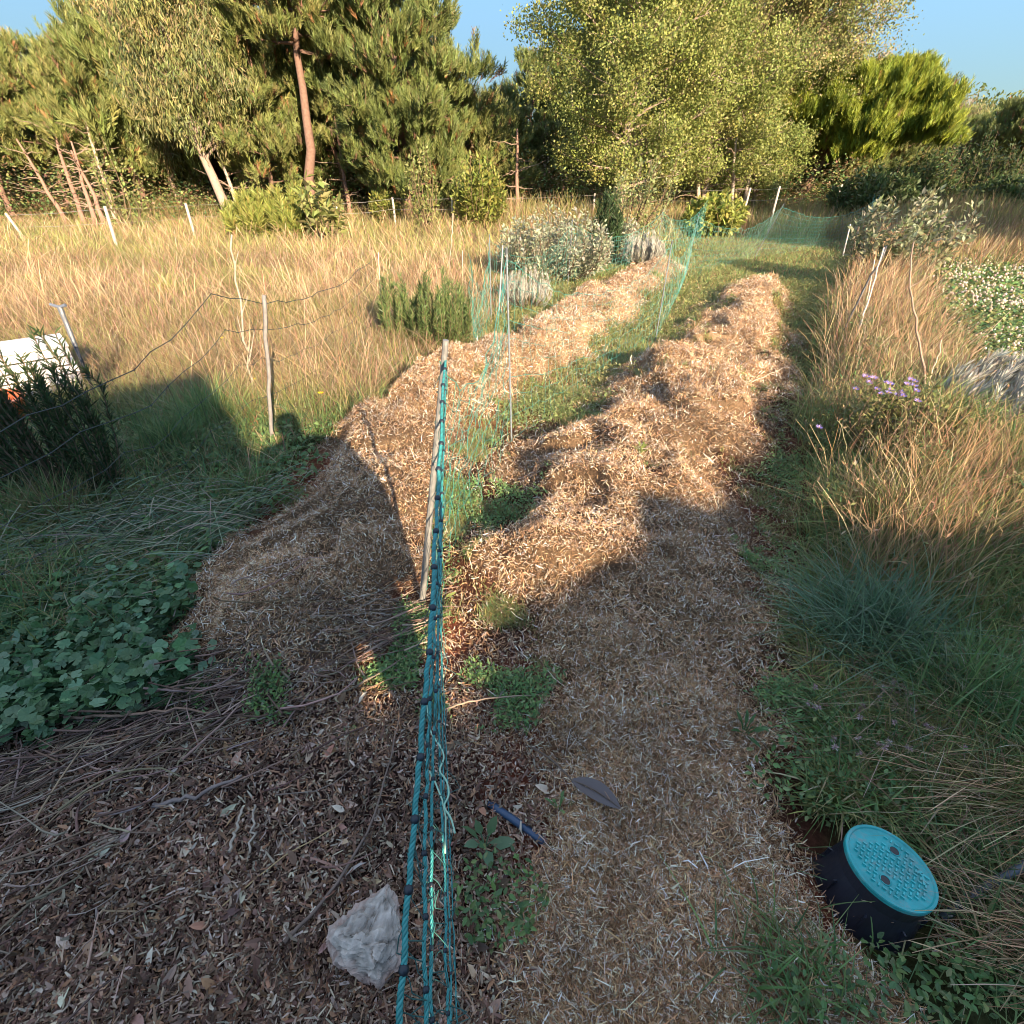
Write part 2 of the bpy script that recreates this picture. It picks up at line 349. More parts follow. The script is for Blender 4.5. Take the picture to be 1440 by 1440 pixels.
# small leaves template (for weeds and leaf clumps)
def leaf_t(kind='oval'):
    if kind == 'oval':
        V = [(0, 0, 0), (-.28, .35, .06), (0, .4, -.02), (.28, .35, .06), (-.2, .75, .02), (0, .8, -.04), (.2, .75, .02), (0, 1, -.1)]
        Fc = [(0, 2, 1, 1), (0, 3, 2, 2), (1, 2, 5, 4), (2, 3, 6, 5), (4, 5, 7, 7), (5, 6, 7, 7)]
        V = np.array(V, float); Fc = np.array([(0, 3, 2, 1), (1, 2, 5, 4), (2, 3, 6, 5), (4, 5, 6, 7)])
        return V, Fc
    if kind == 'round':                       # lobed round mallow leaf
        k = 14; V = [(0, .45, -.10)]
        for i in range(k):
            a = -math.pi / 2 + .25 + i * (2 * math.pi - .5) / (k - 1)
            r = .5 * (1 - .13 * (i % 3 == 0)); V.append((r * math.cos(a), .45 + r * math.sin(a), .05 * (i % 2)))
        Fc = np.array([(0, i, i + 1) for i in range(1, k)])
        return np.array(V, float), Fc
    V = np.array([(-.5, 0, 0), (.5, 0, 0), (.3, 1, 0), (-.3, 1, 0)], float) * np.array([.25, 1, 1]); return V, np.array([(0, 1, 2, 3)])
OV, OF = leaf_t('oval'); RV, RF = leaf_t('round')
DV = np.array([(0, 0, 0), (.3, .45, .05), (0, 1, 0), (-.3, .45, .05)], float); DF = np.array([(0, 1, 2, 3)])
def leaves(mb, P, C, L, up=.5, T=(OV, OF), wide=1.0, r=None, D=None):
    r = r or rng
    n = len(P)
    if D is None:
        a = r.uniform(0, 2 * math.pi, n); e = r.normal(up, .35, n)
        D = np.stack([np.cos(a) * np.cos(e), np.sin(a) * np.cos(e), np.sin(e)], -1)
    TV = T[0] * np.array([wide, 1, 1])
    inst(mb, TV, T[1], basis(D, r.normal(0, .45, n)), P, C, L)

# weeds between the rows and on the path
def big_litter():
    mb = MB(); x, y = scat(500, .3, 1.3, litter, .4); n = len(x); P = P3(x, y); P[:, 2] += rng.uniform(.002, .014, n)
    leaves(mb, P, vary(LIT, n), rng.uniform(.025, .055, n), .15, wide=.75)
    tag(mb.build('fallen_leaves', M_straw), 'larger curled brown leaves scattered on the leaf litter', 'fallen leaves', kind='stuff')
def weeds():
    mb = MB(); m = lambda x, y: between(x, y) * sst(1.0, 1.2, y + .1 * vn(x, y, .1, 40)) * sst(.46, .66, .6 * vn(x, y, .45, 41) + .4 * vn(x, y, .13, 44) + .16 * sst(4, 6, y) - .12 * sst(2.0, 1.3, y))
    x, y = scat(30000, .9, 10, m, 1.3); n = len(x); s = np.clip(y / 2, 1, 4) ** .6
    P = P3(x, y, .0); P[:, 2] += rng.uniform(.0, .05, n) * s
    far = sst(2.6, 4.5, y)[:, None]
    leaves(mb, P, vary(GRN * 1.15, n) * (1 - far) + vary(OLV * 1.25, n) * far, rng.uniform(.009, .022, n) * s, .45, wide=.7)
    tag(mb.build('ground_weeds', M_leaf), 'low green weeds growing between the straw rows', 'weeds', kind='stuff')
    mb = MB(); m = lambda x, y: (1 - .75 * (x > RR(y, 1)) * (1 - sst(4.5, 6, y))) * between(x, y) * (y > 1.2) * np.clip(sst(2.5, 5, y) * .35 + sst(.5, .68, .6 * vn(x, y, .5, 42) + .4 * vn(x, y, .15, 45)), 0, 1)
    x, y = scat(85000, 1.2, 18, m, 1.25); n = len(x)
    blades(mb, x, y, rng.uniform(.02, .07, n) * np.clip(y / 5, .7, 1.5), rng.uniform(.0018, .0035, n) * np.clip(y / 2, 1, 5), vary(np.vstack([GRN * 1.2, OLV * 1.2, OLV * 1.6, DRY[:2]]), n), lsd=.8)
    tag(mb.build('path_grass', M_leaf), 'short yellow green grass on the path between the rows', 'grass', kind='stuff')
big_litter(); weeds()

# left meadow of dry grass
def meadow_grass():
    mb = MB(); m = lambda x, y: meadow(x, y) * sst(3.2, 4.0, y + .6 * (vn(x, y, .8, 50) - .5))
    x, y = scat(105000, 3.2, 27, m, 1.35); n = len(x)
    pal = np.where((vn(x, y, 2.2, 51) + rng.normal(0, .12, n) > .42)[:, None], vary(DRYP, n), vary(DRY, n))
    g = rng.uniform(0, 1, n) < .26 + .45 * sst(.55, .8, vn(x, y, 1.1, 52)); pal[g] = vary(OLV * 1.25, int(g.sum()))
    fg = (y > 12.5) & (rng.uniform(0, 1, n) < .5); pal[fg] = vary(OLV * 1.6, int(fg.sum()))
    h = rng.uniform(.10, .34, n) * (.45 + .6 * vn(x, y, 1.1, 53) + .5 * vn(x, y, .3, 55)) * (1 + .5 * sst(13, 18, y))
    P = blades(mb, x, y, h, rng.uniform(.003, .0062, n) * np.clip(y / 3.5, 1, 5), pal * (.75 + .5 * vn(x, y, .5, 56))[:, None], lean=(-.12, .15), lsd=.55, head=1.8)
    tag(mb.build('meadow_grass', M_dry), 'dry pinkish tan meadow grass left of the straw rows', 'grass', kind='stuff')
    mb = MB(); x, y = scat(5200, 3.6, 22, lambda x, y: meadow(x, y) * sst(.4, .6, vn(x, y, .9, 57)), 1.3); n = len(x)
    blades(mb, x, y, rng.uniform(.35, .7, n), rng.uniform(.003, .005, n) * np.clip(y / 4, 1, 5), vary(np.array([(.6, .46, .28), (.34, .2, .12), (.5, .36, .22)]), n), lean=(-.05, .1), lsd=.4, K=6, head=2.6)
    tag(mb.build('meadow_seed_stems', M_dry), 'taller pale seed stems standing above the dry meadow', 'grass', kind='stuff')
    mb = MB(); m = lambda x, y: np.clip(meadow(x, y) * (1 - sst(3.3, 4.2, y)) + .75 * meadow(x, y) * (y > 3.3) * sst(-1.4, -.5, x - MD(y, 1)), 0, 1) * (y > 1.25)
    x, y = scat(34000, 1.25, 16, m, 1.2); n = len(x)
    pal = vary(np.vstack([GRN, GRN * .8, OLV * .9]), n); k = rng.uniform(0, 1, n) < .16; pal[k] = vary(DRY, int(k.sum()))
    blades(mb, x, y, rng.uniform(.08, .26, n) * (.6 + .8 * vn(x, y, .5, 54)), rng.uniform(.004, .0095, n) * np.clip(y / 3.4, 1, 3), pal * (.7 + .6 * vn(x, y, .2, 70))[:, None], lean=(.05, .05), lsd=.65, K=5, droop=.3)
    tag(mb.build('verge_grass', M_leaf), 'long green grass along the left edge of the straw rows', 'grass', kind='stuff')
meadow_grass()

# right border of tall grasses
def border_grass():
    mb = MB(); x, y = scat(70000, .7, 24, lambda x, y: border(x, y) * (.35 + .65 * sst(.3, .6, vn(x, y, .22, 64))), 1.3); n = len(x)
    k = vn(x, y, .3, 60) + rng.normal(0, .25, n) + .20 * sst(2.6, 4, y) > .78
    pal = vary(np.vstack([GRN, OLV]), n); pal[k] = vary(np.vstack([DRY[:3], OLV * 1.5, OLV * 1.9]), int(k.sum()))
    h = rng.uniform(.10, .50, n) * (.5 + .65 * vn(x, y, .35, 65)) * (.55 + .45 * sst(1.3, 2.4, y)) * (.75 + .25 * sst(0, .4, x - BD(y, 1)))
    blades(mb, x, y, h, rng.uniform(.0035, .0085, n) * np.clip(y / 2.8, 1, 4), pal * (.7 + .6 * vn(x, y, .18, 69))[:, None], lean=(-.12, .12), lsd=.55, K=5, droop=.25)
    tag(mb.build('border_grass', M_dry), 'mixed green and straw coloured tall grass right of the path', 'grass', kind='stuff')
    mb = MB(); x, y = scat(11000, 1.6, 24, lambda x, y: border(x, y) * sst(.0, .35, x - BD(y, 1)) * np.clip(sst(2.9, 3.8, y) * .25 + .06 * (1 - sst(2.2, 2.6, y)) * (x > 1.7) + .02, 0, 1), 1.2); n = len(x)
    blades(mb, x, y, rng.uniform(.25, .62, n) * (.7 + .3 * sst(3, 6, y)), rng.uniform(.0018, .003, n) * np.clip(y / 2, 1, 6), vary(DRY * 1.1, n), lean=(.14, .12), lsd=.34, K=6, head=2.4)
    tag(mb.build('tall_seed_grass', M_dry), 'tall golden grass with seed heads leaning over the border', 'grass', kind='stuff')
    mb = MB(); x, y = scat(2200, 1.3, 3.6, lambda x, y: border(x, y) * sst(0, .2, x - BD(y, 1)) * sst(.35, .6, vn(x, y, .4, 66)), .8); n = len(x)
    blades(mb, x, y, rng.uniform(.15, .48, n), rng.uniform(.003, .005, n), vary(np.array([(.30, .27, .10), (.20, .23, .08)]), n), lean=(-.05, .0), lsd=.2, K=5, head=1.9, headC=vary(np.array([(.40, .25, .14), (.46, .34, .18), (.30, .18, .11)]), n))
    tag(mb.build('brown_seed_stems', M_dry), 'stiff stems with brown seed spikes in the sunlit border', 'grass', kind='stuff')
border_grass()

def border_weeds():
    mb = MB(); x, y = scat(18000, 1.7, 8, lambda x, y: border(x, y) * sst(.35, .6, vn(x, y, .3, 67)), 1.1); n = len(x); P = P3(x, y)
    P[:, 2] += rng.uniform(0, 1, n) * (.08 + .32 * vn(x, y, .28, 68)); s_ = np.clip(y / 3, 1, 2)
    leaves(mb, P, vary(np.vstack([GRN * 1.1, OLV * 1.2, OLV]), n), rng.uniform(.018, .042, n) * s_, .6, wide=.42)
    tag(mb.build('border_weeds', M_leaf), 'leafy green weeds mixed into the grass right of the path', 'weeds', kind='stuff')
    mb = MB(); n = 420; x, y = scat(n, 1.5, 5.5, lambda x, y: border(x, y) * (x > BD(y, 1) + .1), 1.0); n = len(x); a = rng.uniform(0, 6.28, n); h = rng.uniform(.25, .6, n)
    B = P3(x, y); t = np.linspace(0, 1, 7); P = B[:, None] + np.stack([np.cos(a) * h * .5, np.sin(a) * h * .5, 0 * a], -1)[:, None] * (t ** 1.6)[None, :, None] + np.array([0, 0, 1]) * (h[:, None] * t * (1 - .25 * t))[..., None] + np.cumsum(rng.normal(0, .006, (n, 7, 3)), 1)
    tubes(mb, P, np.linspace(.0022, .001, 7)[None] * np.ones((n, 1)), vary(np.array([(.42, .30, .18), (.30, .20, .12), (.5, .42, .26)]), n), 3)
    i_ = rng.integers(2, 7, (n, 7)); Q = P[np.arange(n)[:, None], i_].reshape(-1, 3); leaves(mb, Q, vary(np.array([(.36, .22, .12), (.46, .34, .2), (.24, .24, .1)]), len(Q)), rng.uniform(.012, .03, len(Q)), .7, T=(DV, DF), wide=.6)
    tag(mb.build('dry_weed_stalks', M_dry), 'branching dry weed stalks standing in the sunlit border', 'weed stalks', kind='stuff')
border_weeds()
def clover():
    fld = lambda x, y: sst(.1, .5, x - BD(y, 2) + .2 * 0) * (y < 13)
    mb = MB(); x, y = scat(60000, 2.0, 13, fld, 1.4); n = len(x); s = np.clip(y / 3, .8, 3)
    P = P3(x, y); P[:, 2] += rng.uniform(.02, .16, n)
    leaves(mb, P, vary(np.vstack([GRN * 1.2, OLV * 1.2]), n), rng.uniform(.018, .03, n) * s, .3, T=(DV, DF))
    tag(mb.build('clover_field', M_leaf), 'green clover field on the far right beyond the tall grass', 'clover', kind='stuff')
    mb = MB(); x, y = scat(3600, 2.5, 13, lambda x, y: fld(x, y) * np.clip(.15 + sst(.4, .65, .5 * vn(x, y, 1.3, 71) + .5 * vn(x, y, .3, 72)), 0, 1), 1.4); n = len(x)
    P = P3(x, y); P[:, 2] += rng.uniform(.13, .19, n)
    ico_v, ico_f = ICO
    inst(mb, ico_v, ico_f, np.tile(np.eye(3), (n, 1, 1)), P, vary(np.array([(.72, .62, .50), (.6, .5, .38), (.78, .7, .6)]), n), rng.uniform(.008, .013, n) * np.clip(y / 5, 1, 1.6))
    tag(mb.build('clover_blossom', M_leaf), 'small white clover blossoms dotted over the right field', 'clover blossoms', kind='stuff')
    mb = MB(); x, y = scat(26000, 7, 60, lambda x, y: sst(0, .6, x - BD(y, 2) * .99) * sst(8.5, 12, y), 1.5); n = len(x)
    blades(mb, x, y, rng.uniform(.2, .6, n) * (1 + sst(16, 26, y)), rng.uniform(.012, .03, n) * np.clip(y / 14, .6, 4), vary(np.vstack([DRY, DRY, OLV * 1.3]), n), lean=(.1, .1), lsd=.3, head=1.6)
    tag(mb.build('far_dry_grass', M_dry), 'tall dry grass at the far right below the distant trees', 'grass', kind='stuff')
def _ico():
    bm = bmesh.new(); bmesh.ops.create_icosphere(bm, subdivisions=1, radius=1)
    v = np.array([q.co[:] for q in bm.verts]); f = np.array([[w.index for w in p.verts] for p in bm.faces]); bm.free(); return v, f
ICO = _ico()
clover()

def end_grass():                              # tall growth between the far net, the posts and the trees
    mb = MB(); m = lambda x, y: sst(16.5, 18.5, y + .3 * (x - 6)) * (x > -30)
    x, y = scat(60000, 14, 34, m, 1.3, 1.15); n = len(x)
    pal = vary(np.vstack([OLV * 1.4, DRY, OLV * 1.2]), n)
    blades(mb, x, y, rng.uniform(.3, 1.0, n) * (.6 + .7 * vn(x, y, 2, 81)), rng.uniform(.012, .026, n), pal, lean=(-.05, .05), lsd=.25, head=1.4)
    tag(mb.build('tall_field_edge_grass', M_dry), 'tall yellow green grass along the foot of the tree line', 'grass', kind='stuff')
end_grass()

# shaded lower left: mallow patch, silvery lying stems, twigs
def mallow():
    mb = MB(); m = lambda x, y: (x < -.82 - .25 * (y - 1.2)) * (1 - sst(.2, .5, leftrow(x, y))) * sst(.92, 1.08, y - .30 * (x + 1.5) + .25 * (vn(x, y, .25, 91) - .5)) * (1 - sst(1.45, 1.75, y))
    x, y = scat(4200, .6, 1.9, m, .5); n = len(x); P = P3(x, y); P[:, 2] += rng.uniform(.02, .14, n)
    leaves(mb, P, vary(np.array([(.11, .21, .10), (.15, .27, .13), (.07, .15, .06), (.19, .30, .17)]), n), rng.uniform(.022, .052, n), .35, T=(RV, RF))
    tag(mb.build('mallow_plants', M_leaf, smooth=False), 'bluish green round leaved mallow patch at the lower left', 'ground cover', kind='stuff')
    mb = MB(); m = lambda x, y: (x < -1.0) * (1 - sst(.1, .3, leftrow(x, y))) * (y > 1.35)
    x, y = scat(7000, 1.4, 3.2, m, .5); n = len(x); P = P3(x, y); P[:, 2] += rng.uniform(.02, .12, n)
    leaves(mb, P, vary(GRN * .9, n), rng.uniform(.02, .045, n), .3)
    tag(mb.build('low_leafy_weeds', M_leaf), 'dark leafy weeds among the long grass at the left', 'weeds', kind='stuff')
    mb = MB(); n = 1500
    x = rng.uniform(-2.3, -1.15, n); y = rng.normal(1.95, .25, n) ; k = leftrow(x, y) < .3; x = x[k]; y = y[k]; n = len(x)
    a = rng.normal(.62, .6, n); L = rng.uniform(.06, .3, n); t = np.linspace(-.5, .5, 4)
    B = P3(x, y); B[:, 2] += rng.uniform(.03, .16, n)
    D = np.stack([np.cos(a), np.sin(a), rng.normal(0, .35, n)], -1)
    P = B[:, None] + D[:, None] * (t[None, :] * L[:, None])[..., None]; P[..., 2] -= (t ** 2)[None] * L[:, None] * .3
    strips(mb, P, np.full((n, 4), .004), nrm(np.cross(D, rng.normal(0, 1, (n, 3)))), vary(np.array([(.17, .23, .15), (.28, .32, .22), (.12, .17, .10), (.38, .33, .24)]), n))
    tag(mb.build('flattened_grass', M_dry), 'grey green flattened grass stems lying beside the straw heap', 'grass', kind='stuff')
mallow()

def stick(name, pts, r0, r1, C, label=None, cat='stick', group=None, mat=None, wig=.004, K=14, sides=6, forks=0):
    pts = np.array(pts, float); t = np.linspace(0, len(pts) - 1, K)
    P = np.stack([np.interp(t, range(len(pts)), pts[:, k]) for k in range(3)], -1)
    for _ in range(2): P[1:-1] = (P[:-2] + 2 * P[1:-1] + P[2:]) / 4
    P[1:-1] += rng.normal(0, wig, (K - 2, 3)); mb = MB()
    tubes(mb, P, np.linspace(r0, r1, K), C, sides)
    for _ in range(forks):
        i = rng.integers(K // 3, K - 2); d = nrm(P[i + 1] - P[i]) + rng.normal(0, .7, 3); L = np.linalg.norm(P[-1] - P[0]) * rng.uniform(.03, .07)
        tubes(mb, np.stack([P[i] + d * L * q + np.array([0, 0, .1 * L * q * q]) for q in np.linspace(0, 1, 4)]), np.linspace(r1 * .9, r1 * .4, 4), C, 4)
    o = mb.build(name, mat or M_wood, smooth=True, loc=P[0])
    if label: tag(o, label, cat, group)
    return o
def gpx(px, py, lift=0.0):                    # pixel -> ground point on the relief
    p = gp(px, py)
    for _ in range(4): p = gp(px, py, float(H(p[0], p[1])) + lift)
    return p
def twigs():
    mb = MB(); n = 780
    u = rng.uniform(0, 1, n); px = -120 + 720 * u; py = 1150 - 290 * u + rng.normal(0, 1, n) * np.where(rng.uniform(0, 1, n) < .75, 32, 110)
    for i in range(n):
        p = gpx(px[i], py[i], .01 + .05 * rng.uniform()); a = rng.normal(.50, .20) if rng.uniform() < .8 else rng.uniform(0, 3.1)
        L = rng.uniform(.06, .34); D = np.array([math.cos(a), math.sin(a), 0]); t = np.linspace(-.5, .5, 6)
        P = p + D * (t * L)[:, None] + rng.normal(0, .11, 3) * ((t ** 2) * 4 * L)[:, None] + np.cumsum(rng.normal(0, .012 * L, (6, 3)), 0)
        P[:, 2] = np.maximum(P[:, 2], H(P[:, 0], P[:, 1]) + .004)
        r = rng.uniform(.0012, .0042); tubes(mb, P, np.linspace(r, r * .5, 6), vary(np.array([(.20, .14, .10), (.26, .19, .14), (.12, .08, .06), (.34, .26, .20)]), 1)[0], 5)
    tag(mb.build('twig_heap', M_wood, smooth=True), 'heap of thin grey brown twigs lying below the mallow patch', 'twigs', kind='stuff')
    G = lambda *p: [gpx(a, b, c) for a, b, c in p]
    br = col(.19, .14, .11); pl = col(.42, .36, .28)
    stick('stick', G((90, 1008, .07), (180, 1008, .07), (240, 995, .07), (310, 1003, .04)), .005, .003, col(.26, .17, .12), 'curved brown branch lying across the mallow leaves', 'branch')
    stick('stick', G((215, 1132, .02), (280, 1118, .03), (340, 1090, .03)), .007, .004, col(.22, .18, .16), 'short thick grey stick at the lower edge of the twig heap')
    stick('stick', G((322, 1198, .03), (342, 1135, .03)), .004, .003, pl, 'pale short twig, left of the two upright ones on the leaf litter')
    stick('stick', G((350, 1205, .02), (358, 1132, .03)), .003, .003, pl, 'pale short twig, right of the two upright ones on the leaf litter')
    stick('stick', G((312, 1275, .02), (390, 1210, .03), (472, 1163, .03)), .0018, .0014, col(.5, .36, .18), 'long thin yellow straw stalk on the leaf litter', 'stalk', wig=.001)
    stick('stick', G((400, 1325, .03), (480, 1240, .03), (535, 1130, .03), (562, 1010, .04)), .0045, .002, br, 'long dark curved stick between the white stone and the net', wig=.002)
    stick('stick', G((626, 998, .03), (650, 988, .06), (700, 980, .06), (758, 977, .03)), .0035, .0018, col(.33, .24, .17), 'thin curved stick bridging the dark soil beside the net', wig=.001)
    stick('stick', G((875, 1190, .03), (905, 1260, .03), (945, 1340, .03)), .0025, .002, col(.30, .22, .15), 'thin brown stick on the straw of the lower right row', wig=.002)
    stick('stick', G((936, 1060, .02), (942, 1110, .03), (943, 1180, .02)), .002, .0015, pl, 'thin pale upright stick on the right straw row', wig=.001)
    stick('stick', G((1050, 540, .05), (1108, 515, .08)), .004, .003, pl, 'pale dry stick on the edge of the right straw row by the path')
twigs()

# ------------------------------------------------------------------ foreground things
def stone():
    c = gpx(515, 1330, .03); bm = bmesh.new()
    out = [(455, 1328), (462, 1300), (500, 1270), (530, 1250), (545, 1241), (556, 1255), (563, 1300), (567, 1335), (558, 1362), (533, 1386), (500, 1372), (470, 1350)]
    for i, (a, b) in enumerate(out):
        p = gp(a, b, c[2] + .02) - c; bm.verts.new((p[0], p[1], .0)); bm.verts.new((p[0] * .93, p[1] * .93, -.045))
    for a, b, z in [(520, 1292, .042), (546, 1258, .028), (495, 1318, .044), (540, 1345, .050), (480, 1316, .034), (527, 1366, .036), (555, 1320, .042), (515, 1335, .054)]:
        p = gp(a, b, c[2] + .03) - c; bm.verts.new((p[0], p[1], z))
    bmesh.ops.convex_hull(bm, input=bm.verts); bmesh.ops.triangulate(bm, faces=bm.faces)
    bmesh.ops.subdivide_edges(bm, edges=bm.edges, cuts=9, use_grid_fill=True)
    bmesh.ops.smooth_vert(bm, verts=bm.verts, factor=.15, use_axis_x=True, use_axis_y=True, use_axis_z=True)
    from mathutils import noise
    mb = MB(); V = []; C = []
    for v in bm.verts:
        q = v.co * 22; d = noise.fractal(q * 1.3, 1.0, 2.2, 5) * .007 + .004 * noise.noise(v.co * 90)
        n2 = noise.noise(v.co * 30 + Vector((4, 2, 1)))
        v.co += v.normal * (d - .006 * max(0, abs(n2) < .08))
        V.append(v.co[:]); k = .5 + .5 * noise.fractal(q * 1.5, 1, 2, 3)
        ck = noise.noise(v.co * 26 + Vector((9, 3, 5))); crack = max(0.0, 1 - abs(ck) / .05); v.co -= v.normal * crack * .003; V[-1] = v.co[:]
        w = np.array((.48, .43, .37)) * (.40 + .85 * k) * (1 - .45 * crack)
        side = max(0, min(1, (-v.co.z + .020 + .012 * noise.noise(v.co * 40)) / .022)); w = w * (1 - side * .6) + np.array((.46, .29, .23)) * side * .6
        C.append(w)
    bm.verts.ensure_lookup_table(); Fc = np.array([[w.index for w in f.verts] for f in bm.faces if len(f.verts) == 3])
    mb.add(np.array(V), Fc, np.array(C)); bm.free()
    o = mb.build('stone', M_stone, smooth=False); o.location = c + np.array([0, 0, .012])
    tag(o, 'pale grey white rough stone lying left of the net ropes', 'stone')
stone()

def lathe(mb, prof, C, seg=48, closed_top=False):
    prof = np.array(prof, float); K = len(prof); a = np.arange(seg) / seg * 2 * math.pi
    V = np.stack([prof[:, 0, None] * np.cos(a), prof[:, 0, None] * np.sin(a), np.repeat(prof[:, 1, None], seg, 1)], -1).reshape(-1, 3)
    i = (np.arange(K - 1) * seg)[:, None]; j = np.arange(seg)[None]; j2 = (j + 1) % seg
    Fc = np.stack([i + j, i + j2, i + seg + j2, i + seg + j], -1).reshape(-1, 4); mb.add(V, Fc, C)
def box_v(mb, c, s, C, rz=0.0):
    v = np.array([(x, y, z) for x in (-1, 1) for y in (-1, 1) for z in (-1, 1)], float) * np.array(s) / 2
    R = np.array([(math.cos(rz), -math.sin(rz), 0), (math.sin(rz), math.cos(rz), 0), (0, 0, 1)])
    mb.add(v @ R.T + np.array(c), np.array([(0, 1, 3, 2), (4, 6, 7, 5), (0, 4, 5, 1), (2, 3, 7, 6), (0, 2, 6, 4), (1, 5, 7, 3)]), C)
def valve_box():
    top = gp(1246, 1224, .175); hgt = .18
    r = empty('irrigation_valve_box', (top[0], top[1], .175 - hgt), 'black round irrigation valve box with turquoise lid standing in the grass', 'valve box')
    r.rotation_euler = (math.radians(-4), math.radians(7), 0); r.scale = (.87, .87, .95)
    blk = col(.018, .021, .032); mb = MB()
    lathe(mb, [(.135, -.05), (.135, .012), (.128, .02), (.106, .135), (.1065, .15), (.1075, hgt - .010), (.1065, hgt - .004), (.098, hgt - .004)], blk)
    for k in range(8):
        a = k * math.pi / 4; box_v(mb, (math.cos(a) * .116, math.sin(a) * .116, .06), (.012, .005, .09), blk, a)
    mb.build('box_body', M_plast, r, smooth=False)
    tq = col(.02, .33, .33); mb = MB()
    lathe(mb, [(.104, hgt - .012), (.1085, hgt - .008), (.1085, hgt + .001), (.107, hgt + .004), (.101, hgt + .004), (.098, hgt + .001), (.0005, hgt + .001)], tq, 64)
    holes = [(-.038, -.035), (.040, .040)]
    for i in range(-9, 10):
        for j in range(-9, 10):
            x, y = i * .0092, j * .0092
            if math.hypot(x, y) > .083 or any(math.hypot(x - a, y - b) < .02 for a, b in holes) or (i + j) % 2: continue
            if y > .056 and -.05 < x < .03: continue
            box_v(mb, (x, y, hgt + .0025), (.0092, .0036, .0055), tq * 1.25 + .02, math.pi / 4 if (i % 2) else -math.pi / 4)
    box_v(mb, (.070, -.030, hgt + .0025), (.030, .006, .004), tq * 1.3, 1.1); box_v(mb, (.083, -.022, hgt + .0028), (.016, .006, .004), tq * 1.3, 2.4); box_v(mb, (.072, -.012, hgt + .0031), (.016, .006, .004), tq * 1.3, .1)
    lid = mb.build('lid', M_plast2, r, smooth=False)
    for a, b in holes:
        m2 = MB(); m2.add(np.array([(a + .0115 * math.cos(t), b + .0115 * math.sin(t), hgt + .0022) for t in np.arange(20) * math.pi / 10]), np.array([list(range(20))]), col(.01, .01, .012))
        tubes(m2, np.array([(a + .0125 * math.cos(t), b + .0125 * math.sin(t), hgt + .002) for t in np.linspace(0, 2 * math.pi, 21)]), np.full(21, .0016), tq, 5)
        m2.build('finger_hole', M_plast, lid)
M_plast2 = mat_leaf('lid_plastic', 0, .1, .34, noise=25)
def add_dust(m):
    n = m.node_tree; p = next(q for q in n.nodes if q.type == 'BSDF_PRINCIPLED'); src = p.inputs['Base Color'].links[0].from_socket
    tc = n.nodes.new('ShaderNodeTexCoord'); nz = n.nodes.new('ShaderNodeTexNoise'); nz.inputs['Scale'].default_value = 13; nz.inputs['Detail'].default_value = 9; nz.inputs['Roughness'].default_value = .75
    mr = n.nodes.new('ShaderNodeMapRange'); mr.inputs[1].default_value = .5; mr.inputs[2].default_value = .68; mr.inputs[4].default_value = .7
    mx = n.nodes.new('ShaderNodeMix'); mx.data_type = 'RGBA'; mx.inputs[7].default_value = (.26, .23, .20, 1)
    n.links.new(tc.outputs['Object'], nz.inputs['Vector']); n.links.new(nz.outputs['Fac'], mr.inputs[0]); n.links.new(mr.outputs[0], mx.inputs[0]); n.links.new(src, mx.inputs[6]); n.links.new(mx.outputs[2], p.inputs['Base Color'])
add_dust(M_plast2)
valve_box()

stick('grey_pipe', [gp(1325, 1292, .03), gp(1380, 1250, .08), gp(1445, 1215, .12), gp(1500, 1180, .13)], .010, .010, col(.07, .09, .11), 'dark grey plastic pipe rising from the grass right of the valve box', 'pipe', mat=M_plast, wig=0)
stick('blue_pipe', [gpx(688, 1130, .0), gpx(725, 1155, .02), gpx(768, 1186, .0)], .011, .011, col(.025, .06, .12), 'short blue plastic pipe half buried in the mulch', 'pipe', mat=M_plast, wig=0)
stick('dark_hose', [gpx(1190, 1125, .0), gpx(1225, 1118, .03), gpx(1262, 1128, .03), gpx(1290, 1145, 0)], .010, .010, col(.02, .023, .03), 'black hose loop half hidden in grass above the valve box', 'hose', mat=M_plast, wig=0)
def big_leaf():
    mb = MB(); a, b = gpx(805, 1098, .05), gpx(872, 1138, .05); s0 = gpx(745, 1050, .02)
    t = np.linspace(0, 1, 9); P = a + (b - a) * t[:, None]; P[:, 2] += .015 * np.sin(t * 3.1)
    d = nrm(b - a); S = np.cross(d, (0, 0, 1)); wd = .055 * np.sin(np.clip(t * 3.0 + .12, 0, 3.1)) ** .7
    for sg in (-1, 1):
        Q = P + S * (wd * .25 * sg)[:, None] + np.array([0, 0, .004])
        strips(mb, Q[None], (wd * .5)[None], nrm(S[None] + np.array([[0, 0, .35 * sg]])), col(.17, .15, .15)[None])
    tubes(mb, np.array([s0 + (a - s0) * q + np.array([0, 0, .02 * math.sin(q * 3.1)]) for q in np.linspace(0, 1, 7)] + [P[k] + np.array([0, 0, .004]) for k in (2, 4, 6, 8)]), np.linspace(.0035, .001, 11), col(.20, .15, .12), 6)
    o = mb.build('dry_leaf', M_leaf, loc=s0); tag(o, 'large dark dry leaf with a long stem on the straw', 'leaf')
    mb = MB(); c = gpx(505, 1219, .025); leaves(mb, (c - np.array([.03, .02, 0]))[None], col(.6, .55, .5)[None], np.array([.055]), .1, D=np.array([(.8, .55, .15)]), wide=.7)
    tag(mb.build('dry_leaf', M_leaf, loc=c), 'small whitish dry leaf just above the white stone', 'leaf')
big_leaf()

